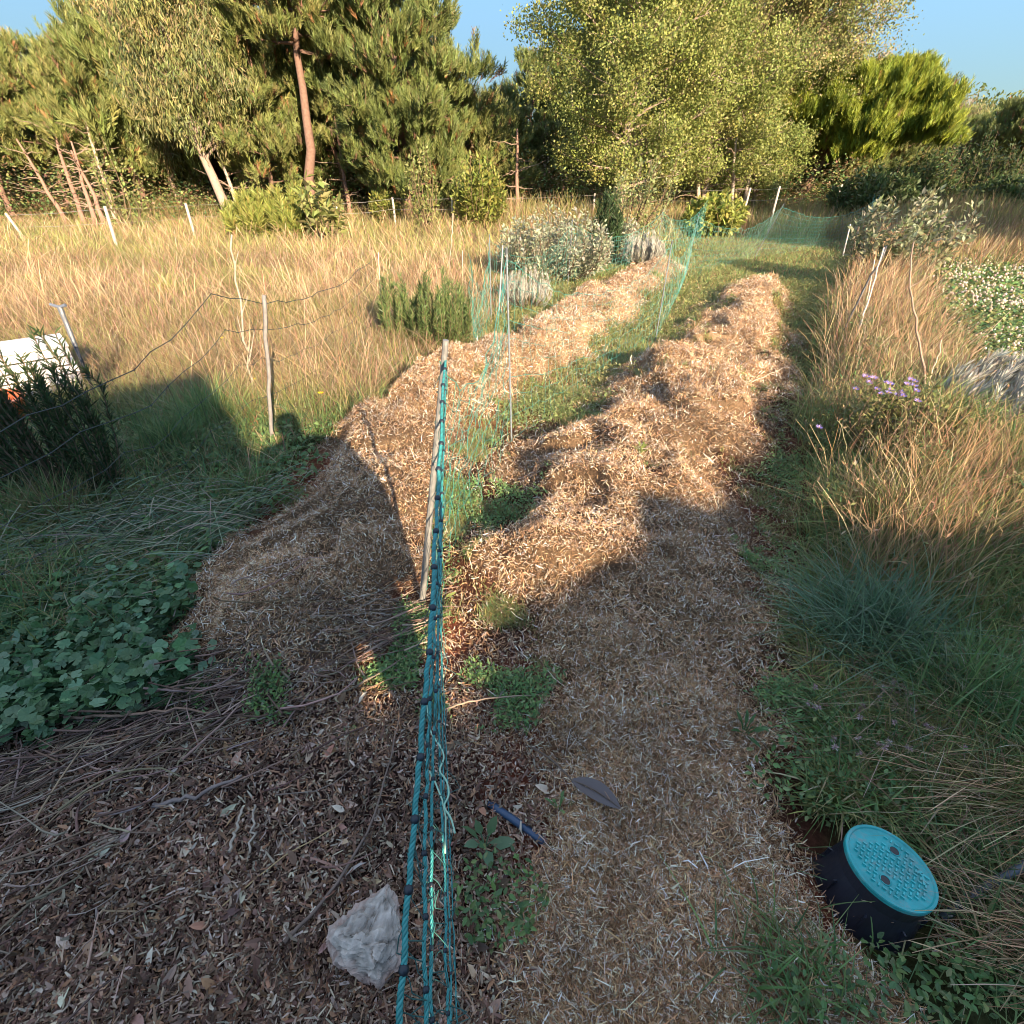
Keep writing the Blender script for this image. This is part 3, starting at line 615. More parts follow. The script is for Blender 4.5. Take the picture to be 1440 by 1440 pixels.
def rosette(px, py, label, cat='plant', n=9, L=.07, C=GRN, up=.5, name='leafy_seedling', dz=.02, wide=.95):
    c = gpx(px, py); mb = MB(); a = np.arange(n) * 2.4 + rng.uniform(0, .4, n); e = np.linspace(up, up + .8, n)
    D = np.stack([np.cos(a) * np.cos(e), np.sin(a) * np.cos(e), np.sin(e)], -1)
    P = c + D * .02 + np.array([0, 0, dz]) * np.linspace(.5, 2, n)[:, None]
    leaves(mb, P, vary(C, n, .05, .15), L * np.linspace(1, .55, n), D=D, wide=wide)
    st = rng.normal(0, .002, (n, 3))
    tubes(mb, np.stack([np.tile(c, (n, 1)), P - [0, 0, .004], P + D * .01], 1), np.full((n, 3), .002), C[0] * 1.2, 4)
    return tag(mb.build(name, M_leaf, smooth=True, loc=c), label, cat)
rosette(682, 1192, 'pale green broad leaved seedling right of the net ropes', L=.062, C=np.array([(.14, .23, .13), (.11, .2, .09)]), up=.25)
rosette(785, 1140, 'tiny round leaved seedling above the blue pipe end', L=.03, C=GRN * 1.2, n=6, up=.4)
rosette(1165, 1048, 'bright green pointed leaf rosette in the grass above the valve box', L=.10, C=np.array([(.10, .20, .05), (.13, .22, .06)]), n=16, up=.2, wide=.4, name='weed_rosette')
rosette(1045, 1035, 'feathery green weed at the right edge of the straw row', L=.06, C=np.array([(.08, .17, .06)]), n=12, up=.3, wide=.4, name='weed_rosette')
rosette(900, 640, 'small bright green weed on top of the sunlit straw mound', L=.05, C=np.array([(.2, .26, .07)]), n=9, up=.5, wide=.6, name='weed_rosette')
rosette(620, 845, 'small yellow green weed in the sunlit soil beside the net', L=.05, C=np.array([(.2, .26, .07)]), n=9, up=.3, wide=.5, name='weed_rosette')
def patch(name, px0, px1, py0, py1, n, L, pal, label, cat='ground cover', hmax=.07, T=(OV, OF), wide=.9):
    a = rng.uniform(px0, px1, n); b = rng.uniform(py0, py1, n)
    k = ((a - (px0 + px1) / 2) / (px1 - px0) * 2) ** 2 + ((b - (py0 + py1) / 2) / (py1 - py0) * 2) ** 2 < rng.uniform(.6, 1.1, n)
    P = np.array([gpx(p, q) for p, q in zip(a[k], b[k])]); P[:, 2] += rng.uniform(0, hmax, len(P)); mb = MB()
    leaves(mb, P, vary(pal, len(P)), rng.uniform(.6, 1.2, len(P)) * L, .4, T=T, wide=wide)
    return tag(mb.build(name, M_leaf), label, cat, kind='stuff')
patch('chickweed', 635, 770, 1200, 1345, 520, .020, GRN, 'small leaved green chickweed beside the net ropes')
patch('clover_sprigs', 1040, 1440, 1000, 1180, 1700, .020, GRN, 'low green clover in the shaded grass above the valve box', hmax=.1)
patch('clover_sprigs', 1040, 1440, 1330, 1460, 900, .020, GRN, 'low green weeds in the bottom right corner', hmax=.08)
patch('tiny_weed', 905, 945, 975, 1000, 60, .014, GRN, 'tiny dark weed growing in the shaded right straw row', hmax=.02)

# ------------------------------------------------------------------ nets
NETC = col(.02, .20, .19); KN = col(.012, .02, .03)
def net(name, stations, label, post_i=(), ropes=9, step=.085, rad=.0016, toprad=None, sag=.12, zfun=None, postC=col(.17, .20, .22), postr=.0055, knots=True, cat='net fence', group=None, cN=NETC, lean=None, top_extra=.06):
    """stations: (x, y, height, off) ; off = sideways lean of the top"""
    st = np.array(stations, float); root = empty(name, (st[0, 0], st[0, 1], 0), label, cat, group)
    o0 = np.array([st[0, 0], st[0, 1], 0])
    mbn = MB(); mbk = MB(); tops = []
    for i in range(len(st) - 1):
        A, B = st[i], st[i + 1]; L = math.hypot(*(B[:2] - A[:2])); k = max(3, int(L / step)); t = np.linspace(0, 1, k + 1)
        q = np.array([-(B[1] - A[1]), B[0] - A[0], 0]) / L
        bx = A[0] + (B[0] - A[0]) * t; by = A[1] + (B[1] - A[1]) * t; g = H(bx, by)
        ht = A[2] + (B[2] - A[2]) * t - sag * 4 * t * (1 - t) * np.ones_like(t)
        off = (A[3] + (B[3] - A[3]) * t)
        belly = .05 * np.sin(t * math.pi) * math.sin(i * 1.7 + 1)
        lev = np.linspace(0, 1, ropes) ** .85
        Pg = np.zeros((ropes, k + 1, 3))
        for j, lv in enumerate(lev):
            Pg[j, :, 0] = bx + q[0] * 0 + off * lv + q[0] * belly * math.sin(lv * 3.1)
            Pg[j, :, 1] = by + q[1] * belly * math.sin(lv * 3.1)
            Pg[j, :, 2] = g + .015 + (ht - .015) * lv - .25 * sag * 4 * t * (1 - t) * (1 - lv) * lv
        Pg[:, 1:-1] += rng.normal(0, .009, Pg[:, 1:-1].shape)
        for j in range(ropes):
            rad_ = rad; rad = rad * max(1.0, (A[1] + B[1]) / 2 / 8.5)
            rr = (toprad or rad * 1.6) if j in (ropes - 1,) else rad * (1.3 if j % 3 == 0 else 1)
            tubes(mbn, (Pg[j] - o0)[None], np.full((1, k + 1), rr), cN * rng.uniform(.8, 1.2), 4); rad = rad_
        V = np.transpose(Pg, (1, 0, 2))[1:-1]
        if len(V): tubes(mbn, V - o0, np.full(V.shape[:2], rad * .7 * max(1.0, (A[1] + B[1]) / 2 / 8.5)), vary(cN, len(V), .05, .2), 3)
        if knots:
            sel = Pg[::2 if ropes > 8 else 1, ::2 if step < .1 else 1].reshape(-1, 3)
            inst(mbn, ICO[0], ICO[1], np.tile(np.eye(3), (len(sel), 1, 1)), sel - o0, np.tile(KN, (len(sel), 1)), np.full(len(sel), rad * 2.6))
    mbn.build('netting', M_rope, root)
    for i in post_i:
        s = st[i]; z = float(H(s[0], s[1])); mb = MB(); hh = s[2] + top_extra
        a = np.array([s[0], s[1], z - .1]); b = np.array([s[0] + s[3], s[1], z + hh])
        tubes(mb, np.stack([a + (b - a) * q for q in np.linspace(0, 1, 5)]) - o0, np.full(5, postr), postC, 8)
        tubes(mb, np.stack([b - [0, 0, .03], b - [0, 0, .002]]) - o0, np.full(2, postr * 1.35), postC * .5, 8)
        mb.build('post', M_metal, root)
    return root

def near_net():                                # thick ropes seen nearly end-on, running from the post towards the viewer
    base = np.array([-.375, 1.51]); root = empty('net_fence', (base[0], base[1], 0), 'turquoise knotted net bundle running from the grey post to the viewer', 'net fence')
    o0 = np.array([base[0], base[1], 0.0]); z0 = float(H(*base))
    pt = at(627, 478, 1.53); pb = np.array([base[0], base[1], z0 - .05])
    mb = MB(); K = 8
    tubes(mb, np.stack([pb + (pt - pb) * q for q in np.linspace(0, 1, K)]) - o0, np.linspace(.0135, .009, K), col(.19, .19, .18), 8)
    mb.build('post', M_metal, root)
    tq = col(.035, .23, .22)
    # rope: pixel track (px,py) with distance Y -> far end on the post, near end below the frame
    tracks = [([(628, 486, 1.06), (618, 640, .95), (609, 830, .82), (600, 960, .75), (582, 1150, .67), (560, 1440, .58), (548, 1600, .55)], .0048, 1),
              ([(628, 520, .92), (622, 680, .82), (613, 860, .68), (604, 1000, .60), (597, 1200, .52), (598, 1440, .46), (598, 1600, .44)], .0036, 1),
              ([(627, 540, .84), (622, 700, .72), (617, 880, .60), (610, 1040, .50), (606, 1220, .43), (607, 1440, .38), (607, 1600, .36)], .0032, 1),
              ([(621, 610, .62), (618, 760, .52), (616, 900, .42), (618, 1060, .34), (626, 1240, .28), (629, 1440, .24), (632, 1600, .22)], .0028, 1),
              ([(622, 680, .42), (621, 800, .34), (620, 920, .26), (623, 1080, .20), (631, 1260, .16), (635, 1440, .14), (638, 1600, .13)], .0020, 1),
              ([(612, 760, .22), (617, 840, .18), (623, 960, .14), (629, 1100, .10), (637, 1280, .08), (643, 1440, .06), (648, 1600, .06)], .0016, 0)]
    mbn = MB(); mbk = MB(); lines = []
    for tr, r, kn in tracks:
        Pt = np.array([gp(*q) for q in tr] + [np.array([-.26, -.70, tr[-1][2] + .04])]); t = np.linspace(0, len(tr), 64)
        P = np.stack([np.interp(t, range(len(tr) + 1), Pt[:, k]) for k in range(3)], -1)
        for _ in range(6): P[1:-1] = (P[:-2] + 2 * P[1:-1] + P[2:]) / 4
        P[:, 2] = np.maximum(P[:, 2], H(P[:, 0], P[:, 1]) + .01)
        P[1:-1] += rng.normal(0, .0012, (62, 3)); lines.append(P)
        # twisted strands
        T = nrm(np.gradient(P, axis=0)); A = nrm(np.cross(T, (1, 0, 0))); B = np.cross(T, A)
        t2 = np.linspace(0, 63, 460); s = np.concatenate([[0], np.cumsum(np.linalg.norm(np.diff(P, axis=0), axis=1))])
        I = lambda Q: np.stack([np.interp(t2, range(64), Q[:, k]) for k in range(3)], -1)
        ph = np.interp(t2, range(64), s) / .022 * 2 * math.pi
        for st in range(3):
            w = ph + st * 2.094; Q = I(P) + (I(A) * np.cos(w)[:, None] + I(B) * np.sin(w)[:, None]) * r * .5
            tubes(mbn, Q - o0, np.full(460, r * .56), tq * (.85 + .2 * st), 5)
        if kn:
            kq = np.arange(rng.uniform(.02, .08), s[-1], .088); kp = np.stack([np.interp(kq, s, P[:, k]) for k in range(3)], -1)
            inst(mbn, ICO2[0] * np.array([1.15, 1.25, 1.15]), ICO2[1], np.tile(np.eye(3), (len(kp), 1, 1)), kp - o0, np.tile(KN, (len(kp), 1)), np.full(len(kp), r * 1.35))
    for a, b in zip(lines[:-1], lines[1:]):    # slack verticals
        for i in range(2, 61, 1):
            p, q = a[i], b[min(62, i + rng.integers(0, 2))]; m = (p + q) / 2 + rng.normal(0, .014, 3)
            tubes(mbn, np.stack([p, (p + m) / 2 + rng.normal(0, .003, 3), m, (m + q) / 2, q]) - o0, np.full(5, .0009), tq * .6 + .03, 4)
    mb = MB(); e_ = np.array([-.26, -.70, 0.0]); tubes(mb, np.stack([e_ + [0, 0, z_] for z_ in (-.05, .2, .45, .72)]) - o0, np.full(4, .009), col(.19, .19, .18), 8); mb.build('post', M_metal, root)
    mbn.build('netting', M_rope, root, smooth=True)
    mb = MB(); pts = np.array([gp(a_, b_, .36) for a_, b_ in [(600, 990), (604, 1030), (620, 1050), (626, 1066), (616, 1084), (628, 1096), (633, 1118), (622, 1134), (634, 1148), (640, 1172)]])
    t = np.linspace(0, 9, 50); P = np.stack([np.interp(t, range(10), pts[:, k]) for k in range(3)], -1)
    for _ in range(5): P[1:-1] = (P[:-2] + 2 * P[1:-1] + P[2:]) / 4
    tubes(mb, P - o0, np.full(50, .0021), col(.32, .55, .40), 6)
    P2 = np.array([gp(a_, b_, .35) for a_, b_ in [(604, 1085), (612, 1100), (622, 1125), (627, 1150), (626, 1200)]])
    tubes(mb, P2 - o0, np.full(5, .002), col(.32, .55, .40), 6); mb.build('tie_cord', M_rope, root, smooth=True)
def _ico2():
    bm = bmesh.new(); bmesh.ops.create_icosphere(bm, subdivisions=2, radius=1)
    v = np.array([q.co[:] for q in bm.verts]); f = np.array([[w.index for w in p.verts] for p in bm.faces]); bm.free(); return v, f
ICO2 = _ico2()
near_net()
net('net_fence', [(-.375, 1.51, 1.0, .16), (0.0, 3.11, 1.10, -.03), (1.53, 5.55, .92, .02), (3.0, 9.6, .95, .05), (5.55, 13.0, 1.0, .4), (9.6, 15.8, 1.0, .1), (11.2, 18.5, 1.0, 0)], 'green net fence with thin grey posts along the grass path', (1, 2, 3, 4, 5), ropes=10, step=.09, rad=.0012, sag=.30, cN=col(.04, .23, .19))
net('net_fence', [(-.34, 4.4, .75, 0), (-.25, 6.4, .9, 0), (.9, 8.9, .9, .02), (3.1, 12.2, .9, .02), (5.4, 16.4, 1.0, 0)], 'green net fence left of the sunlit straw row, hazy against the shrubs', (1, 2, 3), ropes=9, step=.09, rad=.0014, sag=.3, cN=col(.05, .25, .20))
net('net_fence', [(-.1, 5.2, .0, 0), (-1.4, 5.69, .80, 0), (-1.61, 3.06, .92, -.08), (-1.95, 1.2, .80, -.05), (-2.1, -.3, .8, 0)][1:], 'slack dark net fence tied to the weathered post at the left', (), ropes=5, step=.13, rad=.0015, sag=.16, cN=col(.02, .035, .035))

def post(px0, py0, px1, py1, r, C, label, name='fence_post', cat='post', mat=None, dY=0.0, wig=.002, r1=None, forks=0, group=None, bark=None):
    b = gpx(px0, py0); t = at(px1, py1, b[1] + dY)
    b = b - np.array([0, 0, .08])
    return stick(name, [b, (b + t) / 2, t], r, r1 or r * .9, C, label, cat, group, mat, wig, forks=forks)
post(380, 630, 371, 415, .0125, col(.21, .20, .19), 'weathered grey square post at the end of the left net', wig=.003)
post(352, 570, 326, 330, .009, col(.36, .31, .24), 'tall crooked bare stake leaning left behind the grey post', 'wooden_stake', 'stake', wig=.012, r1=.006, forks=7)
post(538, 480, 532, 355, .006, col(.60, .48, .34), 'thin straight cane left of the two green bushes', 'cane', 'stake')
post(630, 400, 637, 300, .010, col(.45, .35, .25), 'leafy dry stem standing in the middle of the meadow', 'seed_stalk', 'stalk', forks=5, wig=.01)
post(651, 405, 650, 352, .006, col(.62, .50, .36), 'short thin cane right of the leafy dry stem', 'cane', 'stake')
post(700, 450, 707, 345, .010, col(.30, .33, .34), 'tall thin grey rod behind the middle net post', 'metal_rod', 'rod', mat=M_metal, wig=.0)
post(1198, 500, 1243, 348, .009, col(.55, .50, .44), 'pale stick of the pair leaning in the tall grass', 'wooden_stake', 'stake', wig=.004, r1=.006)
post(1168, 498, 1246, 346, .010, col(.06, .06, .065), 'black rod leaning against the pale stick in the tall grass', 'metal_rod', 'rod', mat=M_metal, wig=.006)
post(1212, 470, 1230, 365, .005, col(.62, .55, .45), 'shorter thin pale cane beside the leaning black rod', 'cane', 'stake')
post(1185, 362, 1196, 315, .016, col(.45, .43, .42), 'grey metal stake at the start of the tall grass, left one', 'metal_stake', 'stake', mat=M_metal, wig=0)
post(1196, 365, 1208, 318, .014, col(.16, .13, .11), 'dark wooden stake at the start of the tall grass, right one', 'wooden_stake', 'stake', wig=.01)
stick('bare_sapling', [gpx(1298, 612), at(1303, 560, 3.3), at(1292, 470, 3.35), at(1278, 400, 3.4), at(1285, 340, 3.45)], .009, .004, col(.30, .22, .17), 'curved bare brown sapling stem rising beside the purple flowers', 'sapling', wig=.004, K=20, forks=3)
stick('cane', [gpx(1290, 600), at(1310, 530, 3.3), at(1324, 478, 3.35)], .004, .003, col(.55, .45, .33), 'thin pale stalk leaning right behind the bare sapling', 'stalk')

def sprinkler():
    b = np.array([-3.33, 3.75, 0.0]); t = at(84, 432, 3.9)
    r = empty('standing_water_pipe', b, 'black standpipe with a silver taped top at the far left', 'pipe')
    P = np.stack([np.array([-3.2, 3.75, 0]) + (t - np.array([-3.2, 3.75, 0])) * q for q in np.linspace(0, 1, 9)]) - b
    mb = MB(); tubes(mb, P[:6], np.full(6, .012), col(.02, .02, .025), 8); mb.build('pipe', M_plast, r, smooth=True)
    mb = MB(); tubes(mb, P[5:], np.array([.014, .017, .015, .019]), col(.11, .12, .14), 9); mb.build('foil_wrap', M_metal, r)
    mb = MB(); tubes(mb, np.array([P[-1] + (-.06, 0, .02), P[-1] + (0, 0, .0), P[-1] + (.05, 0, .015)]), np.full(3, .011), col(.12, .14, .18), 7); mb.build('spray_head', M_metal, r)
sprinkler()

def sack():
    root = empty('slatted_crate', (-3.92, 3.82, 0), 'white slatted crate standing behind the dark bushes at the far left', 'crate', rz=.75, sc=(.85, .85, .82)); wh = col(.70, .67, .67)
    mb = MB()
    for k in range(6):
        box_v(mb, (rng.normal(0, .006), -.26, .055 + k * .082), (1.10, .02, .066), wh * rng.uniform(.85, 1.05), rng.normal(0, .006)); box_v(mb, (.54, 0, .055 + k * .082), (.02, .50, .066), wh)
    for k in range(5): box_v(mb, (0, -.22 + k * .11, .515), (1.12, .095, .02), wh * rng.uniform(.85, 1.05), rng.normal(0, .006))
    mb.build('slats', M_wood, root)
    for x_ in (-.5, 0, .5):
        for y_ in (-.23, .23): mb = MB(); box_v(mb, (x_, y_, .25), (.05, .035, .50), col(.10, .085, .075)); mb.build('leg', M_wood, root)
    mb = MB(); lathe(mb, [(.0, 0), (.19, 0), (.22, .20), (.235, .21), (.235, .23), (.21, .23), (.18, .03), (0, .03)], col(.62, .13, .03), 28)
    o = mb.build('orange_bucket', M_plast, smooth=True); o.location = (-3.62, 3.32, 0)
    tag(o, 'orange bucket half hidden at the foot of the dark bushes', 'bucket')
m, n_, out_ = new_mat('woven_sack')
p_ = n_.nodes.new('ShaderNodeBsdfPrincipled'); p_.inputs['Roughness'].default_value = .6
wv = n_.nodes.new('ShaderNodeTexWave'); wv.bands_direction = 'Z'; wv.inputs['Scale'].default_value = 6; wv.inputs['Distortion'].default_value = 1.5
tc_ = n_.nodes.new('ShaderNodeTexCoord'); n_.links.new(tc_.outputs['Object'], wv.inputs['Vector'])
cr = n_.nodes.new('ShaderNodeValToRGB'); cr.color_ramp.elements[0].color = (.5, .47, .46, 1); cr.color_ramp.elements[1].color = (.75, .73, .72, 1)
n_.links.new(wv.outputs['Fac'], cr.inputs[0]); n_.links.new(cr.outputs[0], p_.inputs['Base Color'])
b_ = n_.nodes.new('ShaderNodeBump'); b_.inputs['Distance'].default_value = .02; n_.links.new(wv.outputs['Fac'], b_.inputs['Height']); n_.links.new(b_.outputs[0], p_.inputs['Normal'])
n_.links.new(p_.outputs[0], out_.inputs[0]); M_sack = m
sack()

# ------------------------------------------------------------------ shrubs
def bush(name, c, w, h, label, cat, kind, pal, stems=30, seed=1, tip=(0, 0), dens=1.0, group=None, stemC=col(.16, .11, .07), ll=None, base=.25):
    r = np.random.default_rng(seed); c = np.array([c[0], c[1], float(H(c[0], c[1]))])
    root = empty(name, c, label, cat, group); mb = MB(); ml = MB(); K = 7; t = np.linspace(0, 1, K)
    a = r.uniform(0, 2 * math.pi, stems); rad = np.sqrt(r.uniform(0, 1, stems)) * w / 2
    hh = h * r.uniform(.62, 1.05, stems) * (1 - .35 * (rad / (w / 2)) ** 2)
    B = np.stack([np.cos(a) * rad * base, np.sin(a) * rad * base, np.full(stems, -.03)], -1)
    E = np.stack([np.cos(a) * rad + tip[0] * hh, np.sin(a) * rad + tip[1] * hh, hh], -1)
    P = B[:, None] + (E - B)[:, None] * t[None, :, None]
    out = np.stack([np.cos(a), np.sin(a), 0 * a], -1) * (rad * .35)[:, None]
    P += out[:, None] * (np.sin(t * math.pi))[None, :, None] + r.normal(0, .01 * h, P.shape) * t[None, :, None]
    s0 = {'needle': .006, 'leaf': .006, 'silver': .004, 'big': .008, 'oval': .008}[kind] * max(1, h)
    tubes(mb, P, np.linspace(s0, s0 * .3, K)[None] * np.ones((stems, 1)), stemC, 4)
    mb.build('stems', M_wood, root)
    nl = int({'needle': 130, 'leaf': 60, 'silver': 90, 'big': 16, 'oval': 70}[kind] * dens)
    u = r.uniform({'needle': .12, 'leaf': .2, 'silver': .3, 'big': .3, 'oval': .15}[kind], 1, (stems, nl)); iu = u * (K - 1); i0 = np.minimum(iu.astype(int), K - 2); f = (iu - i0)[..., None]
    ar = np.arange(stems)[:, None]; Q = P[ar, i0] * (1 - f) + P[ar, i0 + 1] * f; T = nrm(P[ar, i0 + 1] - P[ar, i0])
    rd = nrm(r.normal(0, 1, Q.shape)); Q = Q.reshape(-1, 3); n = len(Q)
    if kind == 'needle':
        D = nrm(T * .9 + rd * .75).reshape(-1, 3); L = r.uniform(.6, 1.2, n) * (ll or .045)
        S = nrm(np.cross(D, r.normal(0, 1, (n, 3)))); PP = Q[:, None] + D[:, None] * (np.array([0, .6, 1])[None, :] * L[:, None])[..., None]
        strips(ml, PP, L[:, None] * np.array([.10, .12, .03])[None] * 1.1, S, vary(pal, n, r=r))
    elif kind == 'silver':
        D = nrm(T * 1.2 + rd * .6).reshape(-1, 3); L = r.uniform(.6, 1.2, n) * (ll or .05)
        S = nrm(np.cross(D, r.normal(0, 1, (n, 3)))); PP = Q[:, None] + D[:, None] * (np.array([0, .6, 1])[None, :] * L[:, None])[..., None]
        strips(ml, PP, L[:, None] * np.array([.08, .10, .02])[None], S, vary(pal, n, .05, .2, r))
    else:
        Q = Q + (rd * .05 * h).reshape(-1, 3) * (kind != 'big'); D = nrm(T * .5 + rd).reshape(-1, 3)
        L = r.uniform(.6, 1.2, n) * (ll or {'leaf': .06, 'big': .16, 'oval': .05}[kind])
        leaves(ml, Q, vary(pal, n, r=r), L, D=D, T=(OV, OF) if h < 1.2 and kind != 'leaf' else (DV, DF), wide=.9 if kind != 'big' else .75, r=r)
    ml.build('foliage', M_leaf, root)
    return root
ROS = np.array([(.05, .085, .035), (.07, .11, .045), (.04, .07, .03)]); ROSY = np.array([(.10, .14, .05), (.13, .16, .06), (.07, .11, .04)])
SIL = np.array([(.52, .50, .44), (.42, .42, .36), (.60, .57, .5)]); YG = np.array([(.28, .31, .08), (.34, .34, .10), (.20, .24, .06)])
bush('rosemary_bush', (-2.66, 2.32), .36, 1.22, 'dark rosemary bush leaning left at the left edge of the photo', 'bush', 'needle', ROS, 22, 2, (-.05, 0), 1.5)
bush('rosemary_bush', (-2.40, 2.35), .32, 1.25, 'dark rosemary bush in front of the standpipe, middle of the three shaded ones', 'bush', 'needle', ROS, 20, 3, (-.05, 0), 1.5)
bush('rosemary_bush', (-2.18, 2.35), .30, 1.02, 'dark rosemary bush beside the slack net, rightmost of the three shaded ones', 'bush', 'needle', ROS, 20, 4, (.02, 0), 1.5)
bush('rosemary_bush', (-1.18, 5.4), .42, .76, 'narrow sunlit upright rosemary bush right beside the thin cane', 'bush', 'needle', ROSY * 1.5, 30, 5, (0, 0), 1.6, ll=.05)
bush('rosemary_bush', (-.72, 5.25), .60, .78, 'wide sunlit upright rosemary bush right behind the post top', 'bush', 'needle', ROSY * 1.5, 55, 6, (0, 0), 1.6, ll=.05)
bush('grey_leaved_shrub', (.75, 9.6), 1.9, 1.15, 'large pale grey leaved shrub behind the straw rows', 'shrub', 'oval', np.array([(.36, .38, .26), (.46, .46, .34), (.26, .28, .18)]), 90, 7, ll=.07, dens=1.3)
bush('grey_leaved_shrub', (2.3, 12.8), 1.1, .9, 'smaller pale grey leaved shrub next to the dark upright bush', 'shrub', 'oval', np.array([(.36, .38, .26), (.46, .46, .34)]), 50, 17, ll=.08)
bush('silver_lavender', (.2, 7.3), .75, .5, 'low silvery white bush behind the thin rod', 'bush', 'silver', SIL, 80, 8)
bush('silver_lavender', (2.6, 11.2), .8, .6, 'small silvery white bush near the left net of the path', 'bush', 'silver', SIL, 80, 9, ll=.08)
bush('dark_upright_bush', (2.0, 12.2), .7, 1.3, 'tall dark green upright bush beside the pale shrub', 'bush', 'needle', ROS, 50, 10, ll=.11)
bush('silver_lavender', (3.28, 3.05), .9, .50, 'large silvery lavender bush at the right edge', 'bush', 'silver', SIL, 150, 11, (.06, 0), 1.0, ll=.075, base=.5)
bush('yellow_green_shrub', (gx(675, 19.5), 19.5), 1.6, 2.0, 'rounded yellow green shrub by the white posts in the centre', 'shrub', 'oval', YG, 80, 12, ll=.16)
bush('yellow_green_shrub', (gx(420, 16.5), 16.5), 1.3, 1.5, 'spiky green broom shrub left of the big leaved sapling', 'shrub', 'needle', YG, 70, 13, ll=.2)
bush('yellow_green_shrub', (gx(362, 17), 17), 1.5, 1.3, 'lower spiky green broom shrub, left one of the pair', 'shrub', 'needle', YG, 70, 14, ll=.2)
bush('yellow_green_shrub', (gx(543, 21), 21), .9, 1.2, 'small bright green shrub beside a white post', 'shrub', 'oval', YG, 40, 15, ll=.15)
bush('big_leaved_sapling', (gx(458, 15.5), 15.5), 1.0, 1.75, 'sapling with large yellowish leaves at the far meadow edge', 'sapling', 'big', np.array([(.24, .27, .09), (.32, .32, .13)]), 12, 16, ll=.32, dens=1.5, base=.1)
bush('fruit_sapling', (6.0, 8.9), 1.5, 1.35, 'grey green leafy sapling at the start of the tall grass on the right', 'sapling', 'oval', np.array([(.26, .28, .16), (.36, .36, .24), (.18, .2, .10)]), 34, 18, ll=.10, tip=(.2, .1), dens=1.1)
bush('young_tree', (gx(880, 15.5), 15.5), 1.7, 2.2, 'young pale leaved tree leaning right behind the dark bush', 'sapling', 'oval', np.array([(.34, .36, .18), (.26, .3, .12)]), 26, 19, ll=.11, tip=(.25, 0), base=.1)
bush('slender_sapling', (gx(605, 18.5), 18.5), 1.2, 2.7, 'slender sapling with sparse yellow leaves before the dark pine', 'sapling', 'oval', np.array([(.34, .36, .14), (.26, .3, .1)]), 12, 20, ll=.13, base=.1)
bush('slender_sapling', (gx(185, 18.5), 18.5), 1.2, 2.9, 'slender sapling with sparse yellow leaves at the left tree line', 'sapling', 'oval', np.array([(.34, .36, .14), (.26, .3, .1)]), 9, 21, ll=.13, base=.1)
for i, (px, Y, w, h, lb) in enumerate([(1000, 17.5, 1.6, 1.1, 'yellow flowering bush left of the sagging far net'), (1215, 21, 2.6, 1.7, 'grey green shrub behind the far end of the path'), (1330, 26, 4.2, 3.2, 'dark rounded shrub at the far right below the distant trees'),
                                       (1270, 24, 3.0, 2.2, 'olive shrub left of the dark rounded shrub at the far right'), (1420, 22, 3.2, 1.8, 'low olive shrub at the far right edge of the clover field'), (1195, 25, 2.0, 1.3, 'low olive shrub beneath the right half of the umbrella pine')]):
    bush('field_shrub', (gx(px, Y), Y), w, h, lb, 'shrub', 'oval', (YG * 1.2 if i == 0 else ROSY * (1.0 if i != 2 else .7)), 90, 30 + i, ll=.17, dens=1.2)
def aster():
    c = gpx(1235, 650); root = bush('aster_plant', (c[0] + .05, c[1]), .55, .50, 'leafy plant with small purple daisy flowers beside the bare sapling', 'flower', 'oval', OLV * .9, 40, 44, ll=.03, dens=1.1)
    mb = MB(); r = np.random.default_rng(5)
    for px, py in [(1218, 533), (1228, 530), (1223, 540), (1248, 540), (1255, 545), (1236, 548), (1240, 555), (1280, 535), (1284, 541), (1276, 543), (1270, 552), (1262, 558), (1272, 560), (1205, 545), (1253, 552), (1288, 550), (1290, 565), (1255, 592), (1152, 603), (1285, 532), (1217, 528), (1246, 536)]:
        p = at(px + r.normal(0, 2), py + r.normal(0, 2), c[1] + r.uniform(-.1, .15)); n = 11; a = np.arange(n) * 2 * math.pi / n
        D = np.stack([np.cos(a), np.sin(a) * .8 - .2, .35 + .2 * np.sin(a)], -1)
        mb = MB(); leaves(mb, np.tile(p, (n, 1)) - np.array(root.location), vary(np.array([(.30, .22, .62), (.38, .30, .70)]), n), np.full(n, .024), D=D, T=(DV, DF), wide=.5)
        inst(mb, ICO[0], ICO[1], np.eye(3)[None], (p - np.array(root.location) + [0, -.002, .003])[None], col(.6, .42, .08)[None], np.array([.005])); mb.build('flower', M_leaf, root)
aster()
def yellow_dots():
    for px, py, l in [(456, 584, 'yellow wildflower beside the head shadow'), (363, 563, 'yellow wildflower left of the weathered grey post'), (319, 500, 'yellow wildflower near the crooked stake')]:
        c = gpx(px, py); mb = MB(); tubes(mb, np.stack([c, c + [0, 0, .09], c + [.01, 0, .17]]) - c, np.full(3, .002), GRN[1], 4); n = 10; a = np.arange(n) * .63
        leaves(mb, np.tile([.01, 0, .17], (n, 1)).astype(float), vary(col(.8, .55, .03), n, .03, .1), np.full(n, .025), D=np.stack([np.cos(a), np.sin(a) - .3, 0 * a + .3], -1), T=(DV, DF))
        tag(mb.build('wildflower', M_leaf, loc=None), l, 'flower').location = c
yellow_dots()

